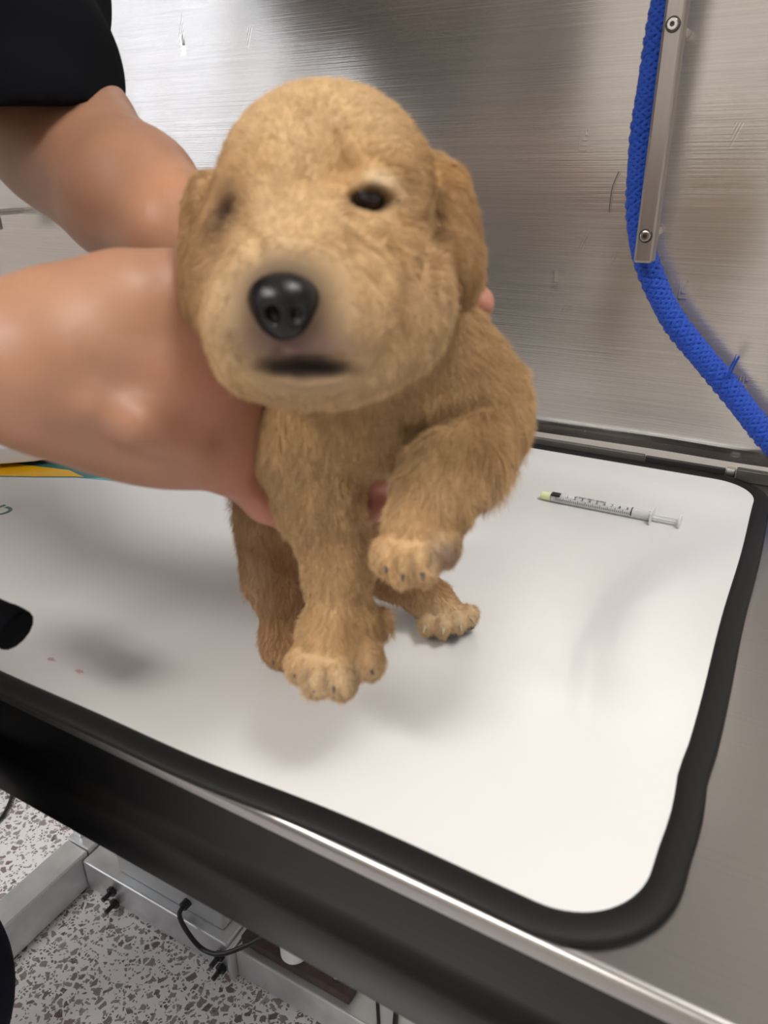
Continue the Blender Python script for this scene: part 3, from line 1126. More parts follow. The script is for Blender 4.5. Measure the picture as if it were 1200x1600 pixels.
# trunk, held nearly upright, rump lower and further back than the chest
pc.chain([((-0.0127, 0.0635, -0.3720), .042), ((-0.0241, 0.0379, -0.4040), .036), ((-0.0430, 0.0019, -0.4500), .033)], .02)
pc.ell((-0.0143, 0.0552, -0.3500), (.046, .034, .030), .018)
pc.ell((-0.0299, 0.0403, -0.3500), (.032, .022, .024), .016)
pc.chain([((-0.0114, 0.0943, -0.3350), .042), ((-0.0060, 0.0646, -0.3520), .040)], .02)
pc.ell((0.0285, 0.0691, -0.3520), (.024, .025, .026), .02)
# hind legs
pc.chain([((-0.0642, -0.0000, -0.4300), .024), ((-0.0635, -0.0378, -0.4430), .0165), ((-0.0594, -0.0718, -0.4550), .0115), ((-0.0598, -0.0823, -0.4550), .0105)], .012)
pc.chain([((-0.0211, -0.0115, -0.4500), .024), ((0.0040, -0.0362, -0.4720), .0150), ((0.0298, -0.0559, -0.4850), .0125)], .012)
pc.chain([((-0.0401, -0.0140, -0.4700), .012), ((-0.0405, -0.0341, -0.5000), .008), ((-0.0439, -0.0571, -0.5150), .004)], .01)
# hind paws and toes
pc.ell((-0.0602, -0.0810, -0.4520), (.0125, .011, .016), .008)
for x, y, d in ((432,1026,.450), (446,1030,.444), (462,1028,.446)):
    pc.ell(((x - 600) * d / 1172, (800 - y) * d / 1172, -d), (.0055, .0055, .010), .003)
pc.ell((0.0331, -0.0600, -0.4850), (.0215, .0115, .018), .008, rot=(0, 0, -28))
for x, y, d in ((668,975,.474), (692,977,.470), (715,972,.472), (732,962,.480)):
    pc.ell(((x - 600) * d / 1172, (800 - y) * d / 1172, -d), (.0060, .0075, .0105), .0028, rot=(0, 0, -15))
# standing foreleg (left in the photo) with its paw
pc.chain([((-0.0406, 0.0324, -0.3450), .0225), ((-0.0300, 0.0030, -0.3520), .0160), ((-0.0224, -0.0276, -0.3600), .0132), ((-0.0202, -0.0498, -0.3650), .0142)], .014)
pc.ell((-0.0217, -0.0619, -0.3630), (.0205, .0180, .0185), .010)
for x, y, d, r1 in ((471,1036,.360,.0078), (497,1056,.352,.0090), (533,1058,.350,.0092), (573,1030,.355,.0088)):
    pc.ell(((x - 600) * d / 1172, (800 - y) * d / 1172, -d), (r1 * .92, r1 * 1.15, .0125), .0035, rot=(0, 0, (x - 520) * .22))
pc.cone((-0.0019, -0.0528, -0.3680), (0.0000, -0.0578, -0.3660), .0055, .0035, .004)
for a, b in (((-0.0136, -0.0640, -0.3380), (-0.0110, -0.0756, -0.3380)), ((-0.0247, -0.0688, -0.3360), (-0.0251, -0.0793, -0.3380)), ((-0.0338, -0.0686, -0.3420), (-0.0356, -0.0789, -0.3450))):
    pc.cone(a, b, .0016, .0022, .003, 'sub')
# raised foreleg (right in the photo): upper arm out, elbow, forearm back down to the paw
pc.chain([((0.0309, 0.0618, -0.3450), .0225), ((0.0441, 0.0516, -0.3400), .0180), ((0.0479, 0.0398, -0.3380), .0150)], .014)
pc.chain([((0.0457, 0.0377, -0.3350), .0165), ((0.0328, 0.0256, -0.3260), .0190), ((0.0220, 0.0069, -0.3220), .0155), ((0.0170, -0.0055, -0.3220), .0140)], .010)
pc.ell((0.0151, -0.0099, -0.3220), (.0145, .0150, .0140), .008)
for x, y, d, r1 in ((606,868,.318,.0072), (630,882,.312,.0078), (660,880,.311,.0078), (690,852,.318,.0082)):
    pc.ell(((x - 600) * d / 1172, (800 - y) * d / 1172, -d), (r1 * .92, r1 * 1.2, .0115), .0030, rot=(0, 0, (x - 650) * .15))
for a, b in (((0.0114, -0.0147, -0.2980), (0.0118, -0.0246, -0.3000)), ((0.0192, -0.0128, -0.3000), (0.0186, -0.0219, -0.3020)), ((0.0042, -0.0156, -0.3040), (0.0049, -0.0246, -0.3040))):
    pc.cone(a, b, .0014, .0020, .003, 'sub')
# crease where the upper arm folds over the chest
pc.chain([(pc.front((0.0076, 0.0273, -0.3200)), .0020), (pc.front((0.0137, 0.0360, -0.3200)), .0042), (pc.front((0.0273, 0.0423, -0.3200)), .0045), (pc.front((0.0415, 0.0464, -0.3200)), .0020)], .006, 'sub')
# head
pc.ell((-0.0231, 0.1277, -0.3080), (.0448, .0428, .0440), .016)
pc.ell((-0.0251, 0.0960, -0.3000), (.0440, .0360, .0390), .02)
pc.ell((0.0000, 0.0896, -0.3000), (.0270, .0320, .0270), .02)
pc.ell((-0.0523, 0.0872, -0.2920), (.0200, .0290, .0270), .02)
pc.chain([((-0.0302, 0.0998, -0.2720), .0180), ((-0.0323, 0.0808, -0.2560), .0165)], .016)
pc.ell((-0.0291, 0.0671, -0.2620), (.0285, .0240, .0265), .018)
pc.ell((-0.0419, 0.0613, -0.2520), (.0175, .0180, .0180), .010)
pc.ell((-0.0156, 0.0628, -0.2540), (.0240, .0200, .0190), .014)
pc.ell((-0.0035, 0.0743, -0.2720), (.0260, .0270, .0210), .018)
pc.ell((-0.0282, 0.0502, -0.2640), (.0270, .0120, .0235), .010)
pc.ell((-0.0315, 0.0655, -0.2385), (.0115, .0110, .0100), .006)
# brows and the soft furrow between them
pc.ell((-0.0023, 0.1235, -0.2720), (.0125, .0065, .0080), .010)
pc.ell((-0.0506, 0.1201, -0.2760), (.0100, .0065, .0080), .010)
f_ = pc.front
pc.chain([(f_((-0.0266, 0.1353, -0.2600)), .003), (f_((-0.0284, 0.1176, -0.2600), .0005), .004), (f_((-0.0306, 0.1020, -0.2600), -.001), .003)], .014, 'sub')
pc.chain([(f_((-0.0166, 0.1282, -0.2600)), .001), (f_((-0.0151, 0.1194, -0.2600), .0003), .0022), (f_((-0.0098, 0.1131, -0.2600)), .0015)], .010, 'sub')
# eye sockets under slanting lids
EYEP = f_((-0.0587, 0.1103, -0.2750))
EYE_R, EYE_L = f_((-0.0053, 0.1089, -0.2600), .0082), f_((-0.0582, 0.1103, -0.2750), .0112)
pc.ell(f_((-0.0062, 0.1043, -0.2600), -.001), (.0110, .0040, .0030), .008, rot=(0, 0, -12), mode='sub')
pc.ell(f_((-0.0053, 0.1091, -0.2600), .0010), (.0084, .0042, .0060), .0030, rot=(0, 0, -10), mode='sub')
pc.ell(f_((-0.0582, 0.1103, -0.2750), .0008), (.0042, .0036, .0050), .0040, rot=(0, 0, 35), mode='sub')
pc.chain([(f_((-0.0106, 0.1127, -0.2600), -.0012), .0014), (f_((-0.0044, 0.1147, -0.2600), -.0012), .0020), (f_((0.0013, 0.1123, -0.2600), -.0010), .0014)], .005)
# folds under the eye and over the cheek
def fold(pts, r_, k_=.006, dep=.0):
    q_ = [(f_(p, dep), r_ * (.5 if i in (0, len(pts) - 1) else 1)) for i, p in enumerate(pts)]
    pc.chain(q_, k_, 'sub')
fold([(-0.0128, 0.0971, -0.2500), (-0.0053, 0.0934, -0.2500), (0.0027, 0.0905, -0.2600), (0.0092, 0.0852, -0.2700)], .0019)
fold([(0.0000, 0.1043, -0.2600), (0.0063, 0.1017, -0.2620), (0.0129, 0.1056, -0.2750)], .0017)
fold([(-0.0085, 0.0853, -0.2500), (-0.0004, 0.0789, -0.2500), (0.0044, 0.0732, -0.2600)], .0015)
fold([(-0.0499, 0.1009, -0.2600), (-0.0455, 0.0949, -0.2600), (-0.0444, 0.0876, -0.2600)], .0014)
fold([(0.0092, 0.0760, -0.2700), (0.0074, 0.0622, -0.2700), (-0.0023, 0.0475, -0.2650)], .0026, .010)
# mouth: a slightly open dark slit with the lip above, and the cleft under the nose
mouth = [f_(p) for p in ((-0.0385, 0.0475, -0.2400), (-0.0332, 0.0459, -0.2400), (-0.0246, 0.0451, -0.2400), (-0.0164, 0.0457, -0.2400), (-0.0098, 0.0475, -0.2400))]
pc.chain([(m_, r_) for m_, r_ in zip(mouth, (.0016, .0032, .0040, .0036, .0016))], .0020, 'sub')
fold([(-0.0312, 0.0549, -0.2300), (-0.0310, 0.0479, -0.2300)], .0014, .003)
MOUTH = tuple(np.mean(mouth, 0))
# crease in front of each ear, then the ears
fold([(0.0208, 0.1237, -0.2900), (0.0184, 0.1075, -0.2800), (0.0172, 0.0884, -0.2800), (0.0208, 0.0797, -0.2900)], .0042, .004)
pc.chain([((0.0204, 0.1419, -0.3150), .0080), ((0.0247, 0.1314, -0.3080), .0080), ((0.0270, 0.1206, -0.3040), .0085)], .008)
pc.ell((0.0281, 0.1129, -0.3020), (.0090, .0200, .0150), .006, rot=(0, 0, 12))
pc.ell((0.0295, 0.0980, -0.2960), (.0088, .0165, .0140), .005, rot=(0, 0, 8))
pc.ell((-0.0742, 0.1037, -0.3000), (.0062, .0290, .0130), .003, rot=(0, 0, -3))
pc.chain([((-0.0714, 0.1323, -0.3100), .0080), ((-0.0734, 0.1189, -0.3030), .0070)], .006)

PV, PQ = pc.mesh()
PV = relax(PV, PQ, 2, .5)

TAN = (0.540, 0.358, 0.186)
LIGHT = (0.565, 0.395, 0.222)
RUST = (0.300, 0.165, 0.068)
DARK = (0.030, 0.022, 0.020)
spots = [
    ((-0.0239, 0.1433, -0.2800), (.045, .024, .05), (0.66, .47, .26), .8),
    ((-0.0022, 0.1218, -0.2620), (.016, .010, .02), (0.42, .235, .09), .6),
    ((-0.0484, 0.1221, -0.2700), (.014, .014, .02), (0.42, .235, .09), .5),
    ((0.0000, 0.1158, -0.2600), (.008, .0035, .012), (0.72, .56, .37), .8),
    ((-0.0288, 0.0960, -0.2500), (.012, .028, .02), (0.62, .43, .24), .7),
    ((-0.0510, 0.0666, -0.2600), (.016, .030, .03), LIGHT, .9),
    ((-0.0089, 0.0621, -0.2600), (.022, .026, .03), LIGHT, .8),
    ((-0.0089, 0.0466, -0.2600), (.03, .012, .03), LIGHT, .7),
    ((0.0099, 0.0718, -0.2900), (.020, .016, .03), (0.62, .45, .27), .7),
    ((-0.0085, 0.0725, -0.2500), (.016, .012, .02), (0.48,.30,.14), .5),
    ((-0.0315, 0.0722, -0.2350), (.016, .010, .014), (0.22, .15, .09), .85),
    ((-0.0307, 0.0633, -0.2320), (.0165, .016, .016), (0.030, .025, .024), .98),
    ((-0.0297, 0.0525, -0.2320), (.019, .010, .014), (0.10, .062, .052), .95),
    ((MOUTH[0], MOUTH[1] + .0062, MOUTH[2]), (.015, .0030, .012), (0.20, .12, .11), .6),
    (MOUTH, (.0178, .0036, .014), (0.008, .005, .005), 1.0),
    ((MOUTH[0] + .002, MOUTH[1] - .0055, MOUTH[2]), (.018, .0032, .012), (0.26, .18, .12), .7),
    ((-0.0051, 0.1100, -0.2620), (.0092, .0046, .012), DARK, 1.0),
    ((0.0018, 0.1095, -0.2640), (.0060, .0022, .01), DARK, .8),
    ((-0.0156, 0.1230, -0.2620), (.006, .012, .02), (0.40, .225, .085), .5),
    ((0.0000, 0.0927, -0.2650), (.020, .012, .02), (0.44, .27, .125), .55),
    ((-0.0668, 0.0916, -0.2900), (.010, .030, .03), (0.40, .235, .11), .6),  # shaded side of the face, painted into the coat
    ((-0.0620, 0.1216, -0.2850), (.014, .016, .03), (0.40, .235, .11), .55),  # temple on the shaded side, darkened the same way
    ((-0.0156, 0.1263, -0.2620), (.012, .014, .02), (0.46, .28, .12), .5),
    ((0.0148, 0.1237, -0.2900), (.012, .022, .03), (0.47, .29, .13), .5),
    ((-0.0211, 0.0837, -0.2470), (.004, .004, .01), (0.33, .14, .06), .5),
    ((-0.0519, 0.0883, -0.2620), (.005, .005, .01), (0.30, .14, .07), .5),
    ((0.0295, 0.1073, -0.2960), (.0135, .036, .022), RUST, .95),
    ((-0.0753, 0.1024, -0.3000), (.0105, .036, .022), RUST, .9),
    ((0.0190, 0.1021, -0.2850), (.0035, .026, .01), (0.16, .085, .035), .8),  # shade in the crease before the ear, painted in
    ((0.0256, 0.1357, -0.3000), (.012, .008, .02), (0.46, .26, .10), .7),
    ((-0.0109, 0.0382, -0.3200), (.04, .03, .04), (0.58, .39, .20), .6),
    ((0.0323, 0.0296, -0.3150), (.03, .022, .03), (0.50,.32,.15), .6),
    ((0.0486, 0.0157, -0.3350), (.020, .010, .03), (0.62, .43, .25), .8),
    (pc.front((0.0175, 0.0366, -0.3150)), (.012, .0050, .012), (0.20, .11, .045), .8),  # painted shade along the elbow crease
    (pc.front((0.0323, 0.0430, -0.3150)), (.014, .0045, .012), (0.22, .12, .05), .8),  # outer part of that painted crease shade
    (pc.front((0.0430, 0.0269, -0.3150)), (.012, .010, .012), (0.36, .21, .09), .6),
    ((-0.0132, -0.0721, -0.3450), (.003, .010, .02), (0.22, .15, .09), .8),  # shade painted into the grooves between the standing paw's toes
    ((-0.0262, -0.0777, -0.3450), (.0022, .006, .02), (0.25, .17, .10), .7),  # painted groove shade, next toe
    ((-0.0347, -0.0754, -0.3450), (.0022, .006, .02), (0.25, .17, .10), .7),  # painted groove shade, outer toe
    ((0.0117, -0.0208, -0.3050), (.002, .007, .02), (0.28, .20, .13), .6),  # shade painted between the raised paw's toes
    ((0.0193, -0.0187, -0.3050), (.002, .007, .02), (0.18, .13, .10), .8),  # second painted toe groove of the raised paw
    ((-0.0388, -0.0000, -0.3500), (.012, .04, .03), (0.44,.29,.15), .7),
    ((-0.0209, -0.0597, -0.3500), (.024, .018, .03), (0.58,.38,.19), .7),
    ((-0.0239, -0.0776, -0.3500), (.034, .009, .03), (0.60, .46, .30), .6),
    ((0.0132, -0.0053, -0.3100), (.022, .018, .03), (0.56, .36, .18), .6),
    ((0.0255, -0.0157, -0.3180), (.0078, .0065, .02), (0.23, .18, .165), .9),
    ((-0.0638, -0.0375, -0.4400), (.028, .065, .05), (0.30, .155, .070), .95),  # brown hind leg, with its shade painted into the coat
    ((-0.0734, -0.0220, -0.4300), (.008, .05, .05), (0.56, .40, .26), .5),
    ((0.0040, -0.0321, -0.4700), (.046, .032, .05), (0.30, .155, .070), .97),  # other hind leg, shade painted in likewise
    ((0.0428, -0.0673, -0.4780), (.026, .010, .03), (0.62, .47, .30), .8),
    ((-0.0722, 0.1152, -0.3000), (.012, .040, .03), (0.34, .20, .095), .6),  # edge of the shaded face side, painted darker
    (pc.front((-0.0085, 0.0907, -0.2500)), (.016, .004, .012), (0.40, .25, .12), .6),  # painted shade in the fold under the eye
    (pc.front((0.0053, 0.0821, -0.2500)), (.006, .014, .012), (0.38, .23, .11), .6),  # painted shade in the cheek fold
    (pc.front((0.0043, 0.0992, -0.2500)), (.012, .004, .012), (0.38, .23, .11), .6),  # painted shade in the fold beside the eye
    (EYEP, (.0110, .0140, .016), (0.25, .13, .06), .8),  # shadow round the eye socket, painted into the coat
    (EYEP, (.0062, .0085, .012), (0.030, .016, .012), .99),  # deepest shade of that socket, painted nearly black
]
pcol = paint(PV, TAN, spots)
pw = world_of(PV)
porg = np.array((-0.20, 0.335, 0.7235))
pup = thing('puppy', 'golden tan puppy held up on the white mat, one foreleg raised', 'dog', tuple(porg))
body = mesh_obj('body', pw, PQ, M['pup'], pup, porg, pcol)


def lump(name, V, Q, m, col=None):
    return mesh_obj(name, world_of(V), Q, m, pup, porg, col)


nc = Clay((-0.047, 0.045, -0.262), (-0.012, 0.086, -0.208), 0.0006)
nc.ell((-0.0311, 0.0663, -0.2325), (.0112, .0078, .0085), .003)
nc.ell((-0.0311, 0.0610, -0.2320), (.0078, .0078, .0070), .006)
nc.ell((-0.0337, 0.0594, -0.2245), (.0021, .0028, .0045), .002, rot=(0, 0, 25), mode='sub')
nc.ell((-0.0262, 0.0594, -0.2245), (.0021, .0028, .0045), .002, rot=(0, 0, -25), mode='sub')
nc.chain([((-0.0299, 0.0595, -0.2235), .0005), ((-0.0300, 0.0535, -0.2240), .0007)], .0015, 'sub')
nv, nq = nc.mesh()
lump('nose', relax(nv, nq, 1), nq, M['nose'])


def ball(name, c, r, m, sc=(1, 1, 1)):
    k = Clay(np.array(c) - max(r) * 1.3, np.array(c) + max(r) * 1.3, max(r) / 9)
    k.ell(c, r, .0005)
    v, q = k.mesh()
    return lump(name, relax(v, q, 1), q, m)


ball('eye', EYE_R, (.0068, .0062, .0068), M['eye'])
ball('eye', EYE_L, (.0048, .0044, .0048), M['eye'])


def claw(a, b, r, m_):
    pts = smooth_path([Vector(world_of(a)) - Vector(porg), (Vector(world_of(a)) + Vector(world_of(b))) / 2 - Vector(porg) + Vector((0, 0, 0.0006)), Vector(world_of(b)) - Vector(porg)], 4)
    n_ = len(pts)
    V, F = tube(pts, [r * (1 - 0.85 * i / (n_ - 1)) for i in range(n_)], 8)
    return obj('claw', (V, F), m_, pup, smooth=True)


for a, b in (((-0.0408, -0.0751, -0.3520), (-0.0415, -0.0770, -0.3470)), ((-0.0317, -0.0792, -0.3440), (-0.0319, -0.0821, -0.3400)), ((-0.0222, -0.0788, -0.3420), (-0.0227, -0.0817, -0.3370)), ((-0.0068, -0.0717, -0.3470), (-0.0050, -0.0744, -0.3420)),
             ((0.0013, -0.0221, -0.3090), (0.0008, -0.0248, -0.3060)), ((0.0078, -0.0252, -0.3040), (0.0072, -0.0276, -0.3000)), ((0.0155, -0.0246, -0.3030), (0.0153, -0.0273, -0.2990)),
             ((0.0254, -0.0714, -0.4650), (0.0240, -0.0747, -0.4610)), ((0.0362, -0.0716, -0.4610), (0.0359, -0.0749, -0.4570)), ((0.0466, -0.0703, -0.4630), (0.0478, -0.0736, -0.4590)), ((0.0543, -0.0667, -0.4710), (0.0567, -0.0699, -0.4680)),
             ((-0.0643, -0.0865, -0.4410), (-0.0650, -0.0893, -0.4380)), ((-0.0572, -0.0869, -0.4350), (-0.0571, -0.0892, -0.4320))):
    claw(a, b, .0017, M['paleclaw'] if a[2] < -0.455 else M['claw'])
# pads show under the hind paw and at the side of the raised one
for c, r_ in (((0.0292, -0.0755, -0.4760), (.0065, .0028, .0060)), ((0.0420, -0.0759, -0.4730), (.0070, .0028, .0060)), ((0.0537, -0.0729, -0.4800), (.0045, .0026, .0055))):
    ball('toe_pad', c, r_, M['pad'])

# ---- fur: short soft hairs rooted all over the body mesh
def fur(V, Q, count, seed=3):
    rng = np.random.default_rng(seed)
    A, B, Cc, D = (V[Q[:, i]] for i in range(4))
    a1 = np.linalg.norm(np.cross(B - A, Cc - A), axis=1)
    a2 = np.linalg.norm(np.cross(Cc - A, D - A), axis=1)
    n_all = np.cross(Cc - A, D - B)
    # more hairs on what faces the viewer's half of the world
    n_all /= np.linalg.norm(n_all, axis=1, keepdims=True) + 1e-12
    wgt = (a1 + a2)
    cen = (A + Cc) / 2
    wgt = wgt * np.where(cen[:, 2] < -0.40, 0.55, 1.0)
    f = rng.choice(len(Q), count, p=wgt / wgt.sum())
    u, v = rng.random(count), rng.random(count)
    P = (A[f] * (1 - u)[:, None] + B[f] * u[:, None]) * (1 - v)[:, None] + (D[f] * (1 - u)[:, None] + Cc[f] * u[:, None]) * v[:, None]
    N = pc.normals(P)
    # where hair grows
    keep = np.ones(count, bool)
    def near(c, r_):
        return (((P - np.array(c)) / np.array(r_)) ** 2).sum(1) < 1
    for c, r_ in (((-0.0307, 0.0637, -0.2290), (.0120, .0120, .014)), (MOUTH, (.0170, .0038, .014)), ((-0.0051, 0.1085, -0.2590), (.0082, .0040, .010)), ((-0.0586, 0.1111, -0.2770), (.0042, .0048, .009))):
        keep &= ~near(c, r_)
    P, N = P[keep], N[keep]
    n_ = len(P)
    down = -VIEW.T @ np.array((0, 0, 1.0))
    nose = np.array((-0.0296, 0.0662, -0.2250))
    head = np.exp(-((np.linalg.norm((P - np.array((-0.0256, 0.1101, -0.3000))) / np.array((.060, .066, .065)), axis=1)) ** 6))[:, None]
    flow_h = P - nose
    flow_h /= np.linalg.norm(flow_h, axis=1, keepdims=True)
    flow_h = flow_h + down * 0.25
    flow = down * (1 - head) + flow_h * head
    def patch(c, r_, vec, s_):
        nonlocal flow
        w_ = (s_ * np.exp(-(((P - np.array(c)) / np.array(r_)) ** 2).sum(1)))[:, None]
        flow = flow * (1 - w_) + np.array(vec) * w_
    patch((0.0295, 0.1061, -0.2960), (.015, .035, .03), (0.15, -1, 0.1), .9)
    patch((-0.0753, 0.1024, -0.3000), (.012, .035, .03), (-0.1, -1, 0.1), .9)
    patch((0.0479, 0.0563, -0.3300), (.022, .022, .03), (0.6, -0.6, 0), .8)
    patch((0.0304, 0.0265, -0.3100), (.026, .020, .03), (-0.35, -0.9, 0.2), .8)
    patch((0.0529, 0.0229, -0.3350), (.018, .016, .03), (0.35, -1, -0.1), .9)
    flow = flow - (flow * N).sum(1, keepdims=True) * N
    flow /= np.linalg.norm(flow, axis=1, keepdims=True) + 1e-9
    # slow waves comb neighbouring hairs into soft locks
    q = P * 1000
    wv = np.stack([np.sin(q[:, 0] * .55 + 1.3 * np.sin(q[:, 1] * .33)) + .6 * np.sin(q[:, 1] * 1.1 + q[:, 2] * .7),
                   np.sin(q[:, 1] * .50 + 1.1 * np.sin(q[:, 2] * .41)) + .6 * np.sin(q[:, 0] * .9 + q[:, 2] * 1.2),
                   np.sin(q[:, 2] * .60 + 1.7 * np.sin(q[:, 0] * .29)) + .6 * np.sin(q[:, 0] * 1.3 - q[:, 1] * .8)], 1)
    ln = np.full(n_, .0078)
    def length(c, r_, val, s_=1.0):
        nonlocal ln
        w_ = s_ * np.exp(-((((P - np.array(c)) / np.array(r_)) ** 2).sum(1)) ** 2)
        ln = ln * (1 - w_) + val * w_
    length((-0.0256, 0.1177, -0.3000), (.062, .060, .07), .0038)
    length((-0.0299, 0.0640, -0.2500), (.045, .032, .04), .0030)
    length((-0.0311, 0.0662, -0.2350), (.020, .018, .02), .0012)
    length(MOUTH, (.022, .008, .02), .0014)
    length((-0.0051, 0.1100, -0.2620), (.012, .009, .014), .0020)
    length((-0.0582, 0.1108, -0.2750), (.010, .010, .014), .0020)
    length((0.0295, 0.1048, -0.2960), (.016, .038, .03), .0062)
    length((-0.0212, -0.0697, -0.3550), (.030, .022, .03), .0042)
    length((0.0121, -0.0175, -0.3150), (.026, .020, .03), .0045)
    length((0.0369, -0.0655, -0.4800), (.030, .018, .03), .0040)
    length((-0.0595, -0.0845, -0.4500), (.018, .014, .03), .0040)
    length((0.0500, 0.0186, -0.3350), (.022, .012, .03), .0165)
    length((-0.0230, -0.0307, -0.3600), (.025, .030, .03), .0055)
    length((-0.0638, -0.0300, -0.4400), (.022, .050, .04), .0085)
    ln *= rng.uniform(.65, 1.15, n_)
    rnd = rng.normal(0, 1, (n_, 3))
    lift = 0.36
    d0 = N * (lift + 0.18) + flow * 0.90 + wv * 0.03 + rnd * .10
    d1 = N * lift * .45 + flow + wv * (0.17 - 0.11 * head) + rnd * .14
    d2 = N * 0.05 + flow + wv * (0.30 - 0.19 * head) + rnd * .20
    for d_ in (d0, d1, d2):
        d_ /= np.linalg.norm(d_, axis=1, keepdims=True)
    s_ = (ln / 3)[:, None]
    p0 = P - N * .0006
    p1 = p0 + d0 * s_
    p2 = p1 + d1 * s_
    p3 = p2 + d2 * s_
    pts = np.stack([p0, p1, p2, p3], 1)
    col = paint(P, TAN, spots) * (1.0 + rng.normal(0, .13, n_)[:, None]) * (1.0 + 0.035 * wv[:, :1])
    col = np.clip(col * FUR_GAIN, 0.004, .95)
    return pts, col


FUR_GAIN = 1.10
fp, fc = fur(PV, PQ, 270000)
nh = len(fp)
hc = bpy.data.hair_curves.new('fur')
hc.add_curves([4] * nh)
hc.points.foreach_set('position', (fp.reshape(-1, 3) @ VIEW.T + EYE - porg).astype(np.float32).ravel())
ra = hc.attributes.new('radius', 'FLOAT', 'POINT') if 'radius' not in hc.attributes else hc.attributes['radius']
ra.data.foreach_set('value', np.tile(np.array((.000085, .000080, .000062, .000020), dtype=np.float32), nh))
ca = hc.attributes.new('col', 'FLOAT_COLOR', 'CURVE')
ca.data.foreach_set('color', np.c_[fc, np.ones(nh)].astype(np.float32).ravel())
hc.materials.append(M['fur'])
fo = bpy.data.objects.new('fur', hc)
C.objects.link(fo)
fo.parent = pup
fo['kind'] = 'stuff'
try:
    SC.cycles_curves.shape = 'RIBBONS'
except Exception:
    pass

# ------------------------------------------------------------------ the person
person = thing('person', 'person in a black short-sleeved shirt leaning in to hold the puppy with both hands', 'person', (-0.56, 0.0, 0.0))
morg = np.array((-0.56, 0.0, 0.0))


def loc(p):
    """room point in the modelling axes"""
    return tuple((np.array(p, float) - EYE) @ VIEW)


# near (right) arm: forearm, wrist, back of the hand, thumb behind the puppy's ear, fingers under its chest
na = Clay((-0.300, -0.030, -0.46), (0.040, 0.135, -0.235), 0.0018)
na.chain([((-0.2857, 0.0614, -0.3600), .040), ((-0.2112, 0.0619, -0.3300), .034), ((-0.1567, 0.0621, -0.3060), .0245), ((-0.1370, 0.0608, -0.3030), .0250)], .02)
na.chain([((-0.1971, 0.0619, -0.3300), .024), ((-0.1428, 0.0555, -0.3100), .020)], .02)
palm = [(((-0.0661, 0.0733, -0.3370), .0135)), (((-0.0649, 0.0548, -0.3380), .0135)), (((-0.0661, 0.0377, -0.3400), .0130)), (((-0.0724, 0.0210, -0.3420), .0115))]
for i, (p, r_) in enumerate(palm):
    na.cone((-0.1306, 0.0626, -0.3030) if i < 2 else (-0.1305, 0.0548, -0.3060), p, .0235, r_, .022)
na.ell((-0.0992, 0.0635, -0.3100), (.042, .036, .0165), .02, rot=(0, 14, -6))
na.ell((-0.0990, 0.0407, -0.3180), (.038, .026, .0150), .02, rot=(0, 14, -16))
na.chain([((-0.1267, 0.0737, -0.3030), .0190), ((-0.1044, 0.0846, -0.3060), .0170), ((-0.0841, 0.0917, -0.3180), .0150), ((-0.0751, 0.1016, -0.3450), .0125), ((-0.0675, 0.1052, -0.3680), .0105)], .014)
fing = [
    [((-0.0661, 0.0733, -0.3370), .0120), ((-0.0612, 0.0628, -0.3680), .0098), ((-0.0489, 0.0539, -0.3950), .0088), ((-0.0350, 0.0525, -0.4100), .0078)],
    [((-0.0649, 0.0548, -0.3380), .0120), ((-0.0556, 0.0340, -0.3620), .0100), ((-0.0312, 0.0194, -0.3660), .0092), ((-0.0037, 0.0171, -0.3580), .0082)],
    [((-0.0661, 0.0377, -0.3400), .0118), ((-0.0547, 0.0156, -0.3660), .0098), ((-0.0300, 0.0038, -0.3700), .0088), ((-0.0031, 0.0025, -0.3640), .0076)],
    [((-0.0724, 0.0210, -0.3420), .0108), ((-0.0571, 0.0046, -0.3620), .0090), ((-0.0438, -0.0038, -0.3720), .0080), ((-0.0323, -0.0084, -0.3780), .0070)],
]
for f_ in fing:
    na.chain(f_, .006)
# tendon groove along the side of the wrist
na.chain([((-0.1068, 0.0422, -0.2720), .0010), ((-0.0942, 0.0377, -0.2760), .0022), ((-0.0830, 0.0322, -0.2860), .0012)], .010, 'sub')
na.chain([((-0.1090, 0.0407, -0.2840), .0040), ((-0.0953, 0.0337, -0.2900), .0045), ((-0.0783, 0.0261, -0.3060), .0035)], .012)
n1v, n1q = na.mesh()
n1v = relax(n1v, n1q, 4, .5)
# far (left) arm: forearm to the wrist behind the near hand, hand behind the puppy's neck, fingertips round its far side
fa = Clay((-0.330, 0.060, -0.60), (0.060, 0.345, -0.325), 0.0021)
fa.chain([((-0.3106, 0.3918, -0.5600), .045), ((-0.2710, 0.3100, -0.5250), .0430), ((-0.2044, 0.2418, -0.4820), .0415), ((-0.1406, 0.1808, -0.4280), .0320), ((-0.1131, 0.1504, -0.4080), .0270)], .02)
fa.chain([((-0.2368, 0.2560, -0.5000), .032), ((-0.1577, 0.1802, -0.4400), .0290)], .02)
fa.ell((-0.0652, 0.1269, -0.4020), (.040, .030, .0150), .018, rot=(0, 0, -8))
fa.cone((-0.1097, 0.1525, -0.4080), (-0.0686, 0.1269, -0.4020), .0270, .0200, .02)
fk = [(-0.0138, 0.1382, -0.4050), (-0.0139, 0.1218, -0.4080), (-0.0174, 0.1044, -0.4080), (-0.0225, 0.0881, -0.4050)]
ft = [[(0.0138, 0.1348, -0.4050), (0.0318, 0.1204, -0.3920), (0.0368, 0.1095, -0.3720)], [(0.0157, 0.1184, -0.4080), (0.0368, 0.1110, -0.3920), (0.0453, 0.1018, -0.3660), (0.0445, 0.0973, -0.3520)], [(0.0139, 0.0992, -0.4080), (0.0337, 0.0944, -0.3950), (0.0396, 0.0892, -0.3800)], [(0.0069, 0.0829, -0.4050), (0.0236, 0.0758, -0.3950), (0.0298, 0.0728, -0.3880)]]
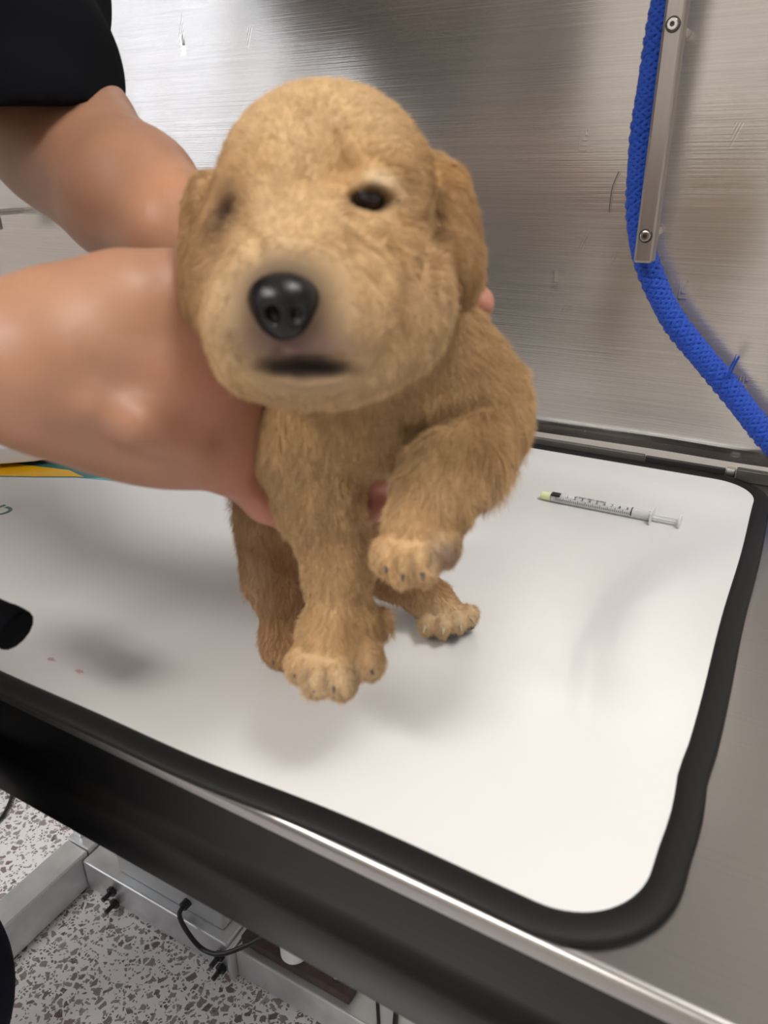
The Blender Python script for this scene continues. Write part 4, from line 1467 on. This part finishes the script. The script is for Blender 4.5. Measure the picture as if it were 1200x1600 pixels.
for a, t_ in zip(fk, ft):
    fa.cone((-0.0686, 0.1235, -0.4020), a, .018, .0115, .014)
    pts = [(a, .0108)] + [(p, .0100 - .0010 * i) for i, p in enumerate(t_)]
    fa.chain(pts, .004)
fa.chain([((-0.1037, 0.1520, -0.4050), .018), ((-0.0803, 0.1539, -0.3920), .0130), ((-0.0558, 0.1495, -0.3850), .0105), ((-0.0394, 0.1429, -0.3850), .0090)], .010)
n2v, n2q = fa.mesh()
n2v = relax(n2v, n2q, 4, .5)
# trunk, head and legs, hidden in clothes or out of the picture
SH_R, SH_L = (-0.515, -0.02, 1.235), (-0.605, 0.325, 1.325)
tr = Clay((-0.95, -0.36, 0.0), (-0.28, 0.50, 1.72), 0.011)
tr.chain([((-0.57, 0.01, 0.90), .125), ((-0.575, 0.06, 1.05), .120), ((-0.565, 0.14, 1.22), .125)], .08)
tr.cone((-0.53, 0.04, 1.24), (-0.60, 0.26, 1.29), .085, .085, .06)
tr.chain([(SH_R, .052), ((-0.505, 0.03, 1.08), .043), (tuple(world_of((-0.2857, 0.0614, -0.3600))), .041)], .05)
tr.chain([(SH_L, .052), (tuple(world_of((-0.2867, 0.4157, -0.5600))), .046), (tuple(world_of((-0.2672, 0.3296, -0.5220))), .047)], .05)
tr.cone((-0.560, 0.16, 1.30), (-0.535, 0.17, 1.42), .052, .050, .04)
tr.ell((-0.505, 0.18, 1.51), (.085, .076, .105), .03)
tr.ell((-0.445, 0.19, 1.475), (.040, .045, .055), .03)
tr.ell((-0.415, 0.195, 1.505), (.014, .012, .022), .012)
for sg_ in (-1, 1):
    tr.ell((-0.505 - 0.015 * sg_, 0.18 + sg_ * 0.078, 1.505), (.016, .010, .030), .008)
    tr.ell((-0.424 - 0.006 * sg_, 0.192 + sg_ * 0.030, 1.525), (.014, .014, .010), .008, mode='sub')
tr.chain([((-0.53, -0.01, 0.86), .095), ((-0.505, 0.098, 0.45), .062), ((-0.545, -0.02, 0.11), .042), ((-0.53, 0.03, 0.06), .040)], .04)
tr.chain([((-0.66, 0.0, 0.86), .095), ((-0.70, 0.075, 0.47), .062), ((-0.72, -0.03, 0.11), .042), ((-0.71, 0.03, 0.06), .040)], .04)
t3v, t3q = tr.mesh()
t3v = relax(t3v, t3q, 2)
allv = np.concatenate([world_of(n1v), world_of(n2v), t3v])
allq = np.concatenate([n1q, n2q + len(n1v), t3q + len(n1v) + len(n2v)])
SKIN = (0.370, 0.188, 0.115)
sv = np.concatenate([n1v, n2v, np.array((t3v - EYE) @ VIEW)])
scol = paint(sv, SKIN, [
    ((-0.0676, 0.0451, -0.3300), (.022, .045, .05), (0.38, .15, .10), .6),
    ((-0.1152, 0.0819, -0.3000), (.05, .015, .05), (0.48, .26, .15), .5),
    ((-0.0522, 0.0031, -0.3600), (.02, .02, .04), (0.55, .21, .15), .7),
    ((-0.0063, 0.0126, -0.3700), (.02, .02, .04), (0.52, .17, .13), .8),
    ((-0.1084, 0.1574, -0.4100), (.02, .03, .05), (0.58, .27, .14), .6),  # orange highlight at the far wrist, painted into the skin
    ((0.0455, 0.1001, -0.3600), (.02, .02, .04), (0.58, .24, .17), .7),
])
mesh_obj('body', allv, allq, M['skin'], person, morg, scol)
# shirt
sh = Clay((-0.80, -0.20, 0.74), (-0.30, 0.50, 1.45), 0.0065)
sh.chain([((-0.57, 0.00, 0.86), .142), ((-0.575, 0.055, 1.03), .138), ((-0.565, 0.14, 1.22), .138)], .07)
sh.cone((-0.53, 0.04, 1.24), (-0.60, 0.26, 1.29), .098, .098, .05)
sh.chain([(SH_R, .070), ((-0.508, 0.02, 1.12), .062)], .03)
sh.cut((0, 0, 0.79), (0, 0, -1))
sv1, sq1 = sh.mesh()
sl = Clay((-0.52, 0.120, -0.95), (-0.08, 0.60, -0.37), 0.004)
e1 = (-0.3174, 0.5119, -0.6000)
e2 = (-0.2718, 0.3778, -0.5400)
e3 = (-0.2262, 0.2776, -0.4750)
sl.chain([(loc((-0.58, 0.24, 1.30)), .085), (loc(SH_L), .088), (e1, .078), (e2, .064), (e3, .0520), ((-0.2119, 0.2240, -0.4450), .0500)], .03)
ax_ = np.array((-0.2132, 0.2477, -0.4880)) - np.array((-0.2485, 0.3283, -0.5200))
sl.cut((-0.1811, 0.2123, -0.3930), (0.0, -1.0, -0.545))
sv2, sq2 = sl.mesh()
sv2 = relax(sv2, sq2, 3)
shirt = mesh_obj('shirt', relax(sv1, sq1, 2), sq1, M['cloth'], person, morg)
mesh_obj('sleeve', world_of(sv2), sq2, M['cloth'], shirt, (0, 0, 0) + morg)
V, F = tube([Vector(p) - Vector(morg) for p in smooth_path([(-0.50, 0.10, 0.87), (-0.43, 0.15, 0.835), (-0.3450, 0.1810, 0.7921), (-0.3256, 0.1837, 0.7885), (-0.3182, 0.1843, 0.7866)], 8)], [.011] * 32 + [.009], 14)
obj('shirt_tie', (V, F), M['cloth'], person, smooth=True)
tz = Clay((-0.90, -0.22, 0.03), (-0.36, 0.22, 0.95), 0.009)
tz.chain([((-0.57, 0.0, 0.88), .140), ((-0.57, 0.0, 0.84), .138)], .04)
tz.chain([((-0.525, -0.005, 0.82), .104), ((-0.500, 0.103, 0.44), .089), ((-0.540, -0.01, 0.10), .062)], .05)
tz.chain([((-0.66, 0.0, 0.82), .104), ((-0.70, 0.070, 0.47), .078), ((-0.72, -0.02, 0.10), .062)], .05)
tz.cut((0, 0, 0.09), (0, 0, -1))
v_, q_ = tz.mesh()
mesh_obj('trousers', relax(v_, q_, 2), q_, M['trouser'], person, morg)
for x, y in ((-0.53, 0.03), (-0.71, 0.03)):
    k = Clay((x - .08, y - .14, 0), (x + .08, y + .17, .13), .005)
    k.ell((x, y + .03, .035), (.048, .130, .040), .02)
    k.ell((x, y - .04, .065), (.044, .055, .050), .02)
    k.cut((0, 0, 0.004), (0, 0, -1))
    v_, q_ = k.mesh()
    mesh_obj('shoe', relax(v_, q_, 1), q_, M['black'], person, morg)
hk = Clay((-0.63, 0.06, 1.42), (-0.38, 0.31, 1.66), .006)
hk.ell((-0.52, 0.178, 1.535), (.092, .086, .105), .02)
hk.ell((-0.420, 0.19, 1.475), (.060, .085, .075), .02, mode='sub')
v_, q_ = hk.mesh()
mesh_obj('hair', relax(v_, q_, 1), q_, M['hair'], person, morg)
